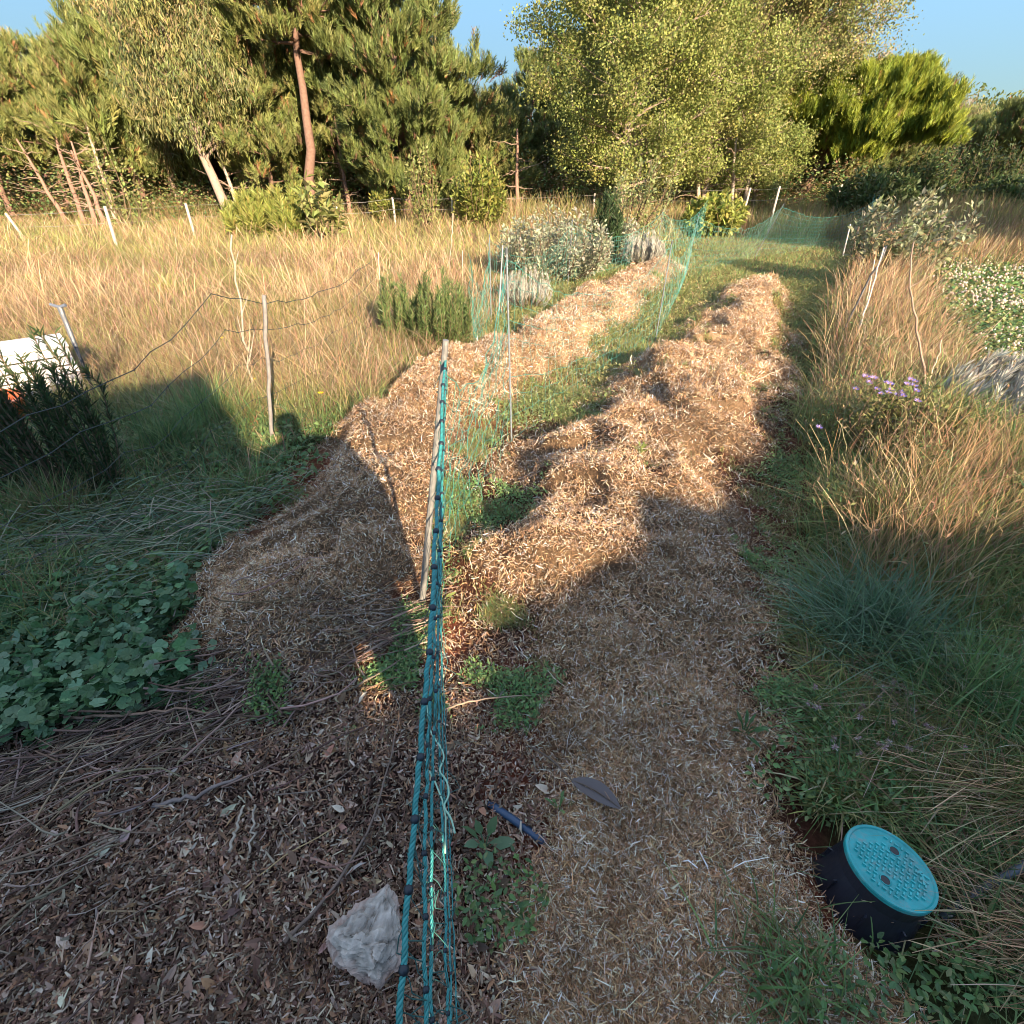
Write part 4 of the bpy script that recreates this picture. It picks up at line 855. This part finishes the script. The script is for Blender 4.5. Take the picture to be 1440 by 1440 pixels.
# right border: leafy tufts in shade and tall stems in front
def tufts():
    specs = [(1215, 905, .40, 1100, np.array([(.15, .24, .14), (.11, .19, .11), (.20, .29, .18)]), 'blue green arching grass tuft in the shade right of the path', (-.2, 0)),
             (1360, 1010, .38, 700, GRN * .9, 'green grass tuft in the shaded right foreground', (-.1, 0)),
             (1230, 760, .42, 700, np.vstack([OLV, DRY]), 'sunlit tuft of stiff brown tipped stems beside the path', (-.1, 0)),
             (1450, 1150, .36, 420, np.vstack([DRY * 1.3, STR[:4], OLV]), 'dry grass tuft leaning left over the valve box', (-.75, -.05)),
             (1475, 1350, .28, 300, np.vstack([DRY * 1.3, STR[:4]]), 'dry seeding grass tuft at the right edge below the pipe', (-.7, .05)),
             (1120, 1390, .16, 260, GRN, 'short green grass tuft left of the bottom right corner', (-.3, .2)),
             (245, 640, .38, 700, GRN * .9, 'green grass tuft in the shade behind the slack net', (.1, 0)),
             (300, 600, .42, 500, GRN * 1.2, 'brighter green grass tuft beside the weathered post', (-.05, 0)),
             (90, 740, .40, 420, np.vstack([GRN, OLV, DRY * .8]), 'arching half dry grass tuft at the left edge', (.2, 0)),
             (245, 425, .5, 260, YG * 1.1, 'bright green grass tuft in the middle of the dry meadow', (0, 0))]
    for i, (px, py, h, n, pal, lb, ln) in enumerate(specs):
        c = gpx(px, py); mb = MB(); x = c[0] + rng.normal(0, .06 + .08 * h, n); y = c[1] + rng.normal(0, .05 + .08 * h, n)
        s = max(1, c[1] / 3)
        blades(mb, x, y, rng.uniform(.45, 1.1, n) * h, rng.uniform(.003, .0085 if i == 0 else .0065, n) * s * (.6 if i in (3, 4, 2) else 1), vary(pal, n), lean=ln, lsd=.5 if i not in (3, 4) else .22, K=7, droop=.25, head=2.2 if i in (2, 3, 4) else 0)
        tag(mb.build('grass_tuft', M_leaf if i not in (3, 4) else M_dry, loc=c), lb, 'grass tuft')
    mb = MB(); m = lambda x, y: border(x, y) * (x > BD(y, 1)) * (y < 1.7) * (np.hypot(x - BOX[0], y - BOX[1]) > .22)
    x, y = scat(9000, .35, 1.9, m, .6); n = len(x); pal = vary(np.vstack([GRN, GRN * .8]), n); k = rng.uniform(0, 1, n) < .25; pal[k] = vary(DRY, int(k.sum()))
    blades(mb, x, y, rng.uniform(.05, .24, n), rng.uniform(.0025, .008, n), pal * (.7 + .6 * vn(x, y, .15, 71))[:, None], lsd=.8, K=5, droop=.3)
    tag(mb.build('foreground_grass', M_leaf), 'shaded green grass around the valve box at the lower right', 'grass', kind='stuff')
    mb = MB(); x, y = scat(1300, .3, 2.2, lambda x, y: far_box(x, y) * border(x, y) * sst(.45, .7, vn(x, y, .25, 97)), .6); n = len(x)
    blades(mb, x, y, rng.uniform(.12, .34, n), rng.uniform(.0018, .0035, n), .8 * vary(np.array([(.55, .42, .26), (.45, .33, .22), (.36, .24, .16), (.62, .52, .38)]), n), lean=(-.7, .0), lsd=.5, K=7, droop=.35, head=1.9)
    tag(mb.build('dead_grass_stems', M_dry), 'pale dead grass stems bent over the shaded grass', 'grass', kind='stuff')
    mb = MB(); px = rng.uniform(1120, 1330, 34); py = rng.uniform(985, 1090, 34); Pp = np.array([gpx(a_, b_) for a_, b_ in zip(px, py)]); Pp[:, 2] += rng.uniform(.07, .13, 34)
    for p_ in Pp:
        m_ = 26; d_ = nrm(rng.normal(0, 1, (m_, 3)) + [0, 0, .4]); leaves(mb, np.tile(p_, (m_, 1)), vary(np.array([(.50, .36, .36), (.6, .48, .46), (.36, .24, .22)]), m_), np.full(m_, .012), D=d_, T=(DV, DF), wide=.5)
    Q = np.stack([Pp * [1, 1, 0] + np.array([0, 0, 1]) * H(Pp[:, 0], Pp[:, 1])[:, None], Pp], 1); tubes(mb, Q, np.full((34, 2), .001), GRN[0], 3)
    tag(mb.build('pink_clover_heads', M_leaf), 'faded pinkish clover heads in the shaded grass above the valve box', 'clover heads', kind='stuff')
tufts()

# ------------------------------------------------------------------ trees
def needle_tuft():
    r = np.random.default_rng(3); V = []; Fc = []
    for i in range(22):
        z = r.uniform(0, .34); a = r.uniform(0, 6.28); d = np.array([math.cos(a) * .62, 1.0, math.sin(a) * .62]); d /= np.linalg.norm(d)
        L = r.uniform(.12, .19); b = np.array([0, z, 0]); s = np.cross(d, r.normal(0, 1, 3)); s /= np.linalg.norm(s); k = len(V)
        V += [b - s * .011, b + s * .011, b + d * L + s * .004, b + d * L - s * .004]; Fc.append((k, k + 1, k + 2, k + 3))
    return np.array(V), np.array(Fc)
TV, TF = needle_tuft()
BARKP = col(.20, .125, .095); BARKE = col(.34, .26, .21)
FP = {'pine': np.array([(.10, .115, .035), (.12, .135, .045), (.075, .095, .03), (.14, .14, .05)]),
      'bluepine': np.array([(.085, .10, .032), (.10, .12, .038), (.065, .085, .028)]),
      'umbrella': np.array([(.17, .20, .03), (.21, .24, .035), (.13, .17, .03)]),
      'euc': np.array([(.12, .135, .05), (.16, .165, .06), (.09, .11, .045), (.20, .17, .08)]),
      'broad': np.array([(.155, .18, .05), (.18, .20, .055), (.13, .155, .045), (.20, .21, .07)]),
      'poplar': np.array([(.15, .17, .06), (.19, .20, .07), (.11, .13, .04), (.25, .21, .10)])}
for _k in FP: FP[_k] = FP[_k] * {'umbrella': 1.55, 'bluepine': 2.1, 'pine': 2.05, 'euc': 1.7, 'broad': 1.55, 'poplar': 1.6}[_k]
def make_tree(name, kind, Ht, R, hb, seed, nb=46, lean=(0, 0), dens=1.0, label='', group=None, loc=(0, 0, 0), rz=0, r0=.16, shape=1.0, dead=0):
    r = np.random.default_rng(seed); root = empty(name, loc, label or None, 'tree', group, rz); K = 12; t = np.linspace(0, 1, K)
    tr = np.stack([lean[0] * t * Ht, lean[1] * t * Ht, t * Ht - .2 * (1 - t)], -1); tr[1:] += np.cumsum(r.normal(0, .012 * Ht, (K - 1, 3)), 0) * np.array([1, 1, .2])
    mt = MB(); pine = kind in ('pine', 'bluepine', 'umbrella'); bark = BARKP if pine else BARKE
    tubes(mt, tr, r0 * (1 - t * .88) , bark, 9)
    mt.build('trunk', M_bark, root, smooth=True)
    ml = MB(); AP = []; AD = []; kb = 6; tb = np.linspace(0, 1, kb); ms = MB()
    for i in range(nb):
        q = (i + r.uniform(-.4, .4)) / nb; q = min(max(q, 0), 1)
        if kind == 'umbrella':
            rho = R * math.sqrt(r.uniform(.02, 1)); ze = hb + (Ht - hb) * ((1 - (rho / R) ** 2) ** .5 * .88 * r.uniform(.25, 1) ** .4 + .02); z = hb * .92 + (Ht - hb) * .22 * q; L = math.hypot(rho, ze - z); el = math.atan2(ze - z, rho)
        elif pine: z = hb + (Ht - hb) * q ** .9; L = R * (1.12 - .84 * q ** 1.6 * shape) * (.6 + .4 * min(1, q / .15)) * r.uniform(.7, 1.2); el = -.05 + .75 * q
        elif kind == 'euc': z = hb + (Ht - hb) * q; L = R * (1 - .5 * q) * r.uniform(.5, 1.1); el = .7 + .3 * q
        else: z = hb + (Ht - hb) * q; L = R * (math.sin(min(1, q * .9 + .22) * math.pi) ** .6 + .12) * r.uniform(.6, 1.1); el = .25 + .7 * q
        k = z / Ht * (K - 1); k0 = min(int(k), K - 2); b = tr[k0] + (tr[k0 + 1] - tr[k0]) * (k - k0); a = i * 2.399 + r.normal(0, .3)
        d = np.array([math.cos(a) * math.cos(el), math.sin(a) * math.cos(el), math.sin(el)])
        P = b + d * (tb * L)[:, None]; P[:, 2] += (.10 if pine else -.05 if kind == 'broad' else .0) * L * tb ** 2; P[1:] += np.cumsum(r.normal(0, .025 * L, (kb - 1, 3)), 0)
        rb = max(.012, r0 * .28 * (1 - q * .7)); tubes(ms, P, rb * (1 - tb * .85), bark * .9, 5)
        ns = max(4, int((6.0 if pine else 4.8) * L))
        for s in range(ns):
            w = r.uniform(.28, 1.0); kk = w * (kb - 1); j = min(int(kk), kb - 2); pb = P[j] + (P[j + 1] - P[j]) * (kk - j)
            d2 = nrm(d * .8 + r.normal(0, .75, 3) * np.array([1, 1, .55]) + np.array([0, 0, .25])); L2 = L * .38 * r.uniform(.5, 1.1) * (1.15 - w * .4)
            if kind == 'euc': d2 = nrm(d2 + [0, 0, -.2])
            Q = pb + d2 * (np.linspace(0, 1, 4) * L2)[:, None]; Q[:, 2] += .08 * L2 * np.linspace(0, 1, 4) ** 2
            tubes(ms, Q, np.linspace(rb * .35, .005, 4), bark * .9, 3)
            na = max(3 if pine else 1, int((21 if pine else 1.9) * L2 * dens * 1.6 + 1))
            u = r.uniform(.25, 1.0, na); X = pb + d2 * (u * L2)[:, None] + r.normal(0, .10 if pine else .16, (na, 3)); AP.append(X); AD.append(np.tile(d2, (na, 1)))
        na = max(2, int(L * 3 * dens)); u = r.uniform(.5, 1, na); AP.append(np.stack([np.interp(u, tb, P[:, k]) for k in range(3)], -1) + r.normal(0, .08, (na, 3))); AD.append(np.tile(d, (na, 1)))
    ms.build('branches', M_bark, root)
    A = np.concatenate(AP); D = np.concatenate(AD); kz = A[:, 2] < Ht - .15; A = A[kz]; D = D[kz]; n = len(A)
    if pine:
        up = np.array([0, 0, 1.1 if kind != 'umbrella' else 2.2]); DD = nrm(D * .7 + up + r.normal(0, .35, (n, 3)))
        cp = vary(FP[kind], n, .08, .30, r); dd_ = r.uniform(0, 1, n) < (.05 if kind != 'umbrella' else .01); cp[dd_] = vary(np.array([(.34, .17, .08), (.26, .16, .10)]), int(dd_.sum()), r=r)
        inst(ml, TV, TF, basis(DD, r=r), A, cp, r.uniform(.75, 1.25, n) * (.80 if kind != 'umbrella' else .80))
        if dead:
            pass
    else:
        m = {'broad': 38, 'euc': 22, 'poplar': 26}[kind]; sp = {'broad': .17, 'euc': .21, 'poplar': .19}[kind]
        X = np.repeat(A, m, 0) + r.normal(0, sp, (n * m, 3)); cl = np.repeat(vary(FP[kind], n, .10, .30, r), m, 0); N = n * m; cl = cl * (1 + .13 * r.uniform(-1, 1, (N, 1)))
        if kind == 'euc':
            DD = nrm(np.array([0, 0, -1.0]) + r.normal(0, .45, (N, 3))); LL = r.uniform(.13, .24, N)
            T = (np.array([(-.06, 0, 0), (.06, 0, 0), (.09, .5, .02), (.0, 1, 0), (-.09, .5, .02)]), np.array([(0, 1, 2, 3, 4)])); inst(ml, T[0], T[1], basis(DD, r=r), X, cl, LL)
        else:
            DD = nrm(r.normal(0, 1, (N, 3)) + [0, 0, -.1]); inst(ml, DV * np.array([1.15, 1, 1]), DF, basis(DD, r=r), X, cl, r.uniform(.055, .10, N) if kind == 'broad' else r.uniform(.055, .10, N))
    ml.build('crown', M_needle if pine else M_leaf, root)
    return root
def ztop(Y, py): return float(at(720, py, Y)[2])
def L3(px, Y): x = gx(px, Y); return (x, Y, float(H(x, Y)))
TREES = []
def T(name, kind, px, Y, top, Rpx, hbpy, seed, label, **k):
    Ht = ztop(Y, top); hb = max(.3, ztop(Y, hbpy)); loc = L3(px, Y)
    t = make_tree(name, kind, Ht, Rpx * (Y * CP) / F_PX, hb, seed, label=label, loc=loc, **k); TREES.append(t); return t
T('pine_tree', 'pine', 30, 24, -50, 66, 225, 101, 'tall pine at the far left edge of the tree line', nb=46, r0=.12, lean=(-.03, 0))
T('pine_tree', 'pine', 105, 25, 42, 58, 228, 102, 'narrow pine under the leftmost sky gap', nb=42, r0=.11, lean=(-.04, 0))
T('pine_tree', 'pine', 165, 24, 50, 55, 232, 161, 'narrow pine with a thin bare trunk right of the leftmost sky gap', nb=42, r0=.11, lean=(-.02, 0))
T('pine_tree', 'bluepine', 215, 25.5, 30, 58, 240, 162, 'dark narrow pine left of the pale leaning trunk', nb=42, r0=.11)
T('pine_tree', 'pine', 385, 23, 40, 60, 250, 163, 'bushy narrow pine between the leaning trunk and the reddish trunk', nb=42, r0=.11)
T('eucalyptus_tree', 'euc', 325, 22, -260, 105, 215, 103, 'tall eucalyptus with drooping narrow leaves and a pale leaning trunk', nb=80, r0=.18, dens=1.25, lean=(-.10, 0))
T('eucalyptus_tree', 'euc', 255, 26, -60, 80, 250, 113, 'thin eucalyptus behind the leftmost sky gap', nb=50, r0=.14, dens=.9)
T('pine_tree', 'pine', 440, 21.5, -220, 95, 60, 104, 'tall pine with a bare reddish trunk left of centre', nb=50, r0=.20, lean=(.05, 0))
T('pine_tree', 'bluepine', 575, 22, -120, 92, 282, 105, 'broad dense pine left of the middle sky gap', nb=78, r0=.2)
T('pine_tree', 'pine', 520, 26, -80, 90, 262, 106, 'pine filling the gap between the bare trunk and the dense pine', nb=56)
T('pine_tree', 'pine', 650, 25, 130, 85, 275, 107, 'low spreading pine at the foot of the middle sky gap', nb=46)
T('pine_tree', 'bluepine', 740, 31, 72, 46, 240, 108, 'distant blue green pine, left of the pair in the middle sky gap', nb=48)
T('pine_tree', 'bluepine', 800, 31, 50, 50, 240, 109, 'distant blue green pine against the light green tree, right of the pair', nb=48)
T('broadleaf_tree', 'broad', 870, 21, -150, 125, 262, 110, 'big light green broadleaf tree right of the middle sky gap', nb=72, r0=.17, dens=1.1)
T('broadleaf_tree', 'broad', 985, 23, -10, 95, 262, 111, 'rounded light green tree right of the biggest broadleaf tree', nb=58, r0=.13, dens=1.1)
T('poplar_tree', 'poplar', 1010, 26, -300, 120, 190, 112, 'very tall loose crowned tree behind the rounded light green one', nb=90, r0=.2)
T('poplar_tree', 'poplar', 1085, 26, -190, 100, 170, 114, 'tall loose crowned tree at the right end of the woodland', nb=80, r0=.18)
T('broadleaf_tree', 'broad', 1050, 24, 170, 60, 270, 115, 'small light green tree at the foot of the tall loose crowned trees', nb=40, r0=.1)
T('umbrella_pine', 'umbrella', 1112, 27, 100, 112, 208, 116, 'broad yellow green umbrella pine with bare leaning trunk on the right', nb=170, r0=.24, lean=(.36, 0), dens=3.2)
T('pine_tree', 'pine', 1240, 36, 112, 50, 235, 117, 'olive pine right behind the umbrella pine', nb=56)
T('eucalyptus_tree', 'euc', 1310, 50, 150, 34, 190, 118, 'small distant eucalyptus against the sky right of the umbrella pine', nb=36, r0=.18, dens=.9)
T('pine_tree', 'bluepine', 1280, 44, 170, 60, 245, 119, 'dark distant pine between the umbrella pine and small eucalyptus', nb=46)
T('pine_tree', 'bluepine', 1372, 42, 180, 52, 245, 120, 'dark distant pine, left one of the group at the right edge', nb=46)
T('pine_tree', 'bluepine', 1425, 36, 140, 72, 240, 121, 'bushy dark pine at the right edge of the photo', nb=60)
T('pine_tree', 'bluepine', 1500, 38, 150, 80, 250, 122, 'dark pine just past the right edge of the photo', nb=50)
mid = [(395, 27.5, -30, 0), (490, 24.8, -60, 1), (300, 28, -40, 4), (710, 27.5, 118, 5), (1180, 30, 140, 0)]
wm = ['filling the wall left of the bare reddish trunk', 'filling the wall right of the bare reddish trunk', 'behind the eucalyptus crown', 'below the middle sky gap', 'behind the umbrella pine trunk']
PN = [t for t in TREES if t.name.startswith('pine_tree')]
for i, (px, Y, top, _) in enumerate(mid):
    src_ = PN[[0, 1, 8, 0, 1][i]]; o = copy_tree(src_); sc_ = ztop(Y, top) / {0: ztop(24, -50), 1: ztop(25, 42), 8: ztop(25, 130)}[[0, 1, 8, 0, 1][i]]
    o.location = L3(px, Y); o.rotation_euler = (0, 0, 1.1 + i * 1.9); o.scale = (max(sc_, .8) * .85,) * 2 + (sc_,); tag(o, 'golden green pine ' + wm[i], 'tree', 'pines filling the woodland wall')
low = [(40, 27, 150), (215, 27.5, 160), (300, 28, 150), (395, 27, 130), (470, 25.5, 175), (560, 25, 190), (680, 28, 175), (760, 27, 170), (800, 26, 200), (1000, 29, 190), (1195, 31, 150)]
back = [(0, 29, -20), (45, 31, 60), (120, 30, 95), (200, 30, 90), (270, 31, 60), (345, 30, 20), (400, 29, -20), (470, 30, -40), (545, 30, -30), (620, 32, 110), (690, 34, 140), (845, 29, -40), (905, 30, -60), (960, 30, -80), (1040, 31, -60), (1100, 32, 60), (1165, 33, 150)]
protoA = make_tree('pine_tree', 'bluepine', 8, 2.0, .8, 131, nb=60, r0=.17, label='x'); protoB = make_tree('pine_tree', 'pine', 8, 2.1, .7, 132, nb=60, r0=.16, label='x')
wh = ['behind the leftmost pine', 'behind the gap right of the leftmost pine', 'under the leftmost sky gap', 'left of the thin eucalyptus', 'behind the thin eucalyptus', 'behind the tall eucalyptus', 'left of the bare reddish trunk', 'right of the bare reddish trunk',
      'behind the dense middle pine', 'at the right flank of the dense middle pine', 'lowest in the middle sky gap', 'behind the left side of the biggest broadleaf tree', 'behind the middle of the biggest broadleaf tree', 'between the two light green broadleaf trees', 'between the two tall loose crowned trees', 'left of the umbrella pine', 'behind the umbrella pine']
for i, (px, Y, top) in enumerate(back):
    src = (protoA, protoB)[i % 2]; o = src if i < 2 else copy_tree(src); s = ztop(Y, top) / 8
    o.location = L3(px, Y); o.rotation_euler = (0, 0, i * 1.3); o.scale = (s * (1.0 + .15 * math.sin(i)), s, s)
    tag(o, 'shaded back row pine ' + wh[i], 'tree', 'pines of the shaded back row')
wl = ['below the leftmost pine', 'between the shorter pine and the thin eucalyptus', 'just left of the eucalyptus trunk', 'left of the bare reddish trunk', 'right of the bare reddish trunk', 'at the foot of the dense middle pine', 'low in the middle sky gap', 'below the distant pine pair', 'at the left foot of the biggest broadleaf tree', 'under the tall loose crowned trees', 'right under the umbrella pine crown']
for i, (px, Y, top) in enumerate(low):
    o = copy_tree((protoA, protoB)[i % 2]); sc_ = ztop(Y, top) / 8; o.location = L3(px, Y); o.rotation_euler = (0, 0, 2 + i * 1.7); o.scale = (sc_ * 1.35, sc_ * 1.35, sc_)
    tag(o, 'low bushy pine ' + wl[i], 'tree', 'low pines of the understorey')
def undergrowth():
    mb = MB(); n = 90000; x = rng.uniform(-34, 17, n); y = rng.uniform(23, 28, n); P = P3(x, y)
    P[:, 2] += rng.uniform(0, 1, n) ** 1.2 * (.5 + 2.4 * vn(x, y, 1.3, 140))
    leaves(mb, P, vary(np.vstack([OLV * 1.3, GRN * 1.3, DRY * .8]), n), rng.uniform(.07, .16, n), .3, T=(DV, DF))
    tag(mb.build('woodland_undergrowth', M_leaf), 'tangled undergrowth beneath the woodland trees', 'undergrowth', kind='stuff')
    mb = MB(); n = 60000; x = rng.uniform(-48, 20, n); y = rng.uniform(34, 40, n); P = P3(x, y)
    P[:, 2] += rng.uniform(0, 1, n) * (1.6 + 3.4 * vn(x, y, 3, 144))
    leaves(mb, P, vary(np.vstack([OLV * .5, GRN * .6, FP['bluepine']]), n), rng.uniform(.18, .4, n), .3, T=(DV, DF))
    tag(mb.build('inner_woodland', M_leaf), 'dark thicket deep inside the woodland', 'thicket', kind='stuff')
    mb = MB(); n = 210000; x = rng.uniform(-95, 120, n); y = 62 + 14 * vn(x, 0 * x, 30, 141) + rng.uniform(0, 8, n) ; P = P3(x, y)
    P[:, 2] += rng.uniform(0, 1, n) * (3.5 + 4.5 * vn(x, y, 5, 142) + 2 * vn(x, y, 2, 143))
    leaves(mb, P, vary(np.vstack([FP['bluepine'], FP['pine']]), n), rng.uniform(.22, .5, n), .8, T=(DV, DF))
    tag(mb.build('far_woodland', M_leaf), 'far off dark woodland closing the horizon', 'woodland', kind='stuff')
undergrowth()
def trunks():
    r = np.random.default_rng(9)
    desc = ['leftmost bare trunk at the dark wood edge', 'bare leaning trunk below the leftmost pine', 'bare trunk below the left sky gap', 'bare trunk left of the slender sapling', 'pale bare trunk right of the slender sapling', 'pale trunk right of the eucalyptus trunk', 'slim trunk left of the dense middle pine', 'slim dark trunk in the gap below the middle sky', 'pale slim trunk under the biggest broadleaf tree', 'pale trunk under the rounded light green tree', 'pale leaning trunk beneath the tall loose crowned trees', 'pale slim trunk just left of the umbrella pine']
    for i, px in enumerate([95, 120, 135, 150, 165, 345, 495, 728, 905, 985, 1025, 1045]):
        Y = 22.4 + r.uniform(-.5, .9); l = L3(px, Y); h = r.uniform(2.4, 3.6); le = r.normal(-.10, .10); K = 8; t = np.linspace(0, 1, K)
        P = np.stack([le * h * t, .05 * h * t, h * t - .1], -1); P[1:] += np.cumsum(r.normal(0, .03, (K - 1, 3)), 0); mb = MB()
        tubes(mb, P, np.linspace(.10, .03, K), (BARKP * 1.4 if i in (0, 1, 2, 3, 6, 7) else col(.40, .33, .27)), 7)
        root = empty('bare_tree', l, desc[i], 'tree', 'bare trunks at the wood edge'); mb.build('trunk', M_bark, root, smooth=True)
        ms = MB()
        for _ in range(16):
            q = r.uniform(.25, 1); b = P[int(q * (K - 1))]; a = r.uniform(0, 6.28); d = np.array([math.cos(a), math.sin(a), r.uniform(-.1, .5)]); L = r.uniform(.4, 1.2)
            Q = b + d * (np.linspace(0, 1, 5) * L)[:, None] + np.cumsum(r.normal(0, .05, (5, 3)) * np.array([0, 1, 1, 1, 1])[:, None], 0); tubes(ms, Q, np.linspace(.02, .005, 5), col(.30, .22, .17), 4)
        ms.build('branches', M_bark, root)
trunks()

def boundary_fence():
    pts = [(30, 325, 306), (165, 350, 296), (275, 335, 292), (375, 318, 285), (480, 318, 290), (557, 320, 283), (638, 325, 283), (708, 312, 283), (833, 308, 278), (885, 300, 272), (1045, 298, 270), (1085, 305, 268), (1170, 300, 265), (1203, 295, 268), (1243, 290, 262)]
    root = empty('boundary_fence', (0, 22, 0), 'boundary fence of white leaning posts along the tree line', 'fence'); o0 = np.array([0, 22, 0]); tp = []
    for i, (px, pb, pt) in enumerate(pts):
        Y = [17, 14.3, 17, 18.5, 19.5, 20, 20, 21.5, 22, 22.5, 20, 19, 23, 24, 25][i]; x = gx(px, Y); b = np.array([x, Y, float(H(x, Y)) - .1]); b = at(px, pb, Y); b[2] = min(b[2], float(H(x, Y)))
        t = at(px + (px - 720) * .032, pt - 6, Y); mb = MB(); tubes(mb, np.stack([b, (b + t) / 2, t]) - o0, np.full(3, .036 if i < 10 else .032), col(.50, .45, .40), 6); mb.build('post', M_stone, root); tp.append(t)
    mb = MB()
    for f in (.05, .35):
        for a, b in zip(tp[:-1], tp[1:]):
            mb2 = np.stack([a - [0, 0, f], (a + b) / 2 - [0, 0, f + .03], b - [0, 0, f]]); tubes(mb, mb2 - o0, np.full(3, .004), col(.3, .28, .26), 3)
    mb.build('wire', M_metal, root)
boundary_fence()

# ------------------------------------------------------------------ out of view: person, added shadow caster and trees that throw the long shadows
def person():
    d = np.array([-math.sin(SUN_AZ), math.cos(SUN_AZ)]); n = np.array([math.cos(SUN_AZ), math.sin(SUN_AZ)])
    c = d * -.42; yaw = 0.0
    J = {'pelvis': (0, 0, .95, .19), 'belly': (0, 0, 1.12, .19), 'chest': (0, .0, 1.30, .19), 'neck': (-.04, 0, 1.50, .065), 'head': (-.06, .02, 1.60, .088), 'top': (-.07, .01, 1.68, .088),
         'shR': (.19, 0, 1.40, .09), 'elR': (.245, .03, 1.15, .075), 'wrR': (.24, .08, .94, .055), 'haR': (.23, .1, .84, .05), 'shL': (-.20, 0, 1.42, .085), 'elL': (-.27, .05, 1.2, .06), 'wrL': (-.14, .16, 1.36, .045), 'haL': (-.08, .2, 1.44, .045),
         'hipR': (.11, 0, .86, .10), 'knR': (.13, .02, .48, .07), 'anR': (.14, 0, .10, .05), 'toR': (.15, .14, .04, .045), 'hipL': (-.11, 0, .86, .10), 'knL': (-.13, .02, .48, .07), 'anL': (-.14, 0, .10, .05), 'toL': (-.15, .14, .04, .045)}
    E = [('pelvis', 'belly'), ('belly', 'chest'), ('chest', 'neck'), ('neck', 'head'), ('head', 'top'), ('chest', 'shR'), ('shR', 'elR'), ('elR', 'wrR'), ('wrR', 'haR'), ('chest', 'shL'), ('shL', 'elL'), ('elL', 'wrL'), ('wrL', 'haL'),
         ('pelvis', 'hipR'), ('hipR', 'knR'), ('knR', 'anR'), ('anR', 'toR'), ('pelvis', 'hipL'), ('hipL', 'knL'), ('knL', 'anL'), ('anL', 'toL')]
    ks = list(J); me = bpy.data.meshes.new('person'); me.from_pydata([J[k][:3] for k in ks], [(ks.index(a), ks.index(b)) for a, b in E], [])
    o = bpy.data.objects.new('person', me); COL.objects.link(o); o.location = (c[0] + n[0] * .05, c[1] + n[1] * .05, 0); o.rotation_euler = (0, 0, SUN_AZ)
    sk = o.modifiers.new('skin', 'SKIN')
    for i, k in enumerate(ks):
        me.skin_vertices[0].data[i].radius = (J[k][3],) * 2; me.skin_vertices[0].data[i].use_root = (k == 'pelvis')
    sd = o.modifiers.new('sub', 'SUBSURF'); sd.levels = 2; sd.render_levels = 2
    m, nn, out = new_mat('clothing'); p = nn.nodes.new('ShaderNodeBsdfPrincipled'); p.inputs['Base Color'].default_value = (.08, .09, .12, 1); p.inputs['Roughness'].default_value = .9; nn.links.new(p.outputs[0], out.inputs[0]); me.materials.append(m)
    tag(o, 'person standing behind the viewpoint whose head shadow falls on the grass', 'person')
person()
def caster():  # added unseen slab, its outline cut to cast the broad shadows
    d = np.array([-math.sin(SUN_AZ), math.cos(SUN_AZ)]); n = np.array([math.cos(SUN_AZ), math.sin(SUN_AZ)]); te = math.tan(SUN_EL); a0 = -6.0
    hs = lambda a: (a - a0) * te
    prof = [(-9, 0), (-9, hs(5.2)), (-1.55, hs(5.2)), (-1.29, hs(4.9)), (-.50, hs(5.25)), (-.40, hs(4.6)), (-.25, hs(3.6)), (-.10, hs(3.3)), (-.05, hs(1.30)), (.30, hs(1.12)), (.50, hs(1.40)), (.8, hs(1.65)), (1.18, hs(1.95)), (1.46, hs(2.30)), (1.66, hs(2.0)), (2.4, hs(1.6)), (4.5, hs(1.6)), (9, hs(1.6)), (9, 0)]
    bm = bmesh.new(); fr = [bm.verts.new((s * n[0] + a0 * d[0], s * n[1] + a0 * d[1], z)) for s, z in prof]
    bk = [bm.verts.new((s * n[0] + (a0 - .5) * d[0], s * n[1] + (a0 - .5) * d[1], z)) for s, z in prof]
    bm.faces.new(fr); bm.faces.new(bk[::-1]); k = len(prof)
    for i in range(k): bm.faces.new((fr[i], bk[i], bk[(i + 1) % k], fr[(i + 1) % k]))
    bmesh.ops.recalc_face_normals(bm, faces=bm.faces); me = bpy.data.meshes.new('shadow_caster'); bm.to_mesh(me); bm.free()
    m, nn, out = new_mat('caster_boards'); p = nn.nodes.new('ShaderNodeBsdfPrincipled'); p.inputs['Base Color'].default_value = (.25, .2, .16, 1); p.inputs['Roughness'].default_value = .9
    w = nn.nodes.new('ShaderNodeTexWave'); w.inputs['Scale'].default_value = 4; b = nn.nodes.new('ShaderNodeBump'); nn.links.new(w.outputs['Fac'], b.inputs['Height']); nn.links.new(b.outputs[0], p.inputs['Normal']); nn.links.new(p.outputs[0], out.inputs[0])
    me.materials.append(m); o = bpy.data.objects.new('shadow_caster', me); COL.objects.link(o); tag(o, 'unseen added shed behind the viewpoint casting the broad shadows', 'caster')
caster()
make_tree('broadleaf_tree', 'broad', 6.2, 2.7, .5, 150, nb=60, r0=.15, label='dense round tree right of the frame shading the end of the path', loc=(15.0, 11.5, 0))
make_tree('broadleaf_tree', 'broad', 6.0, 2.6, .4, 151, nb=50, r0=.15, label='dense tree right of the frame shading the far right field', loc=(19.5, 13.5, 0))
make_tree('broadleaf_tree', 'broad', 4.6, 2.0, .4, 152, nb=44, r0=.12, label='smaller dense tree right of the frame beside the clover field', loc=(12.4, 9.2, 0))
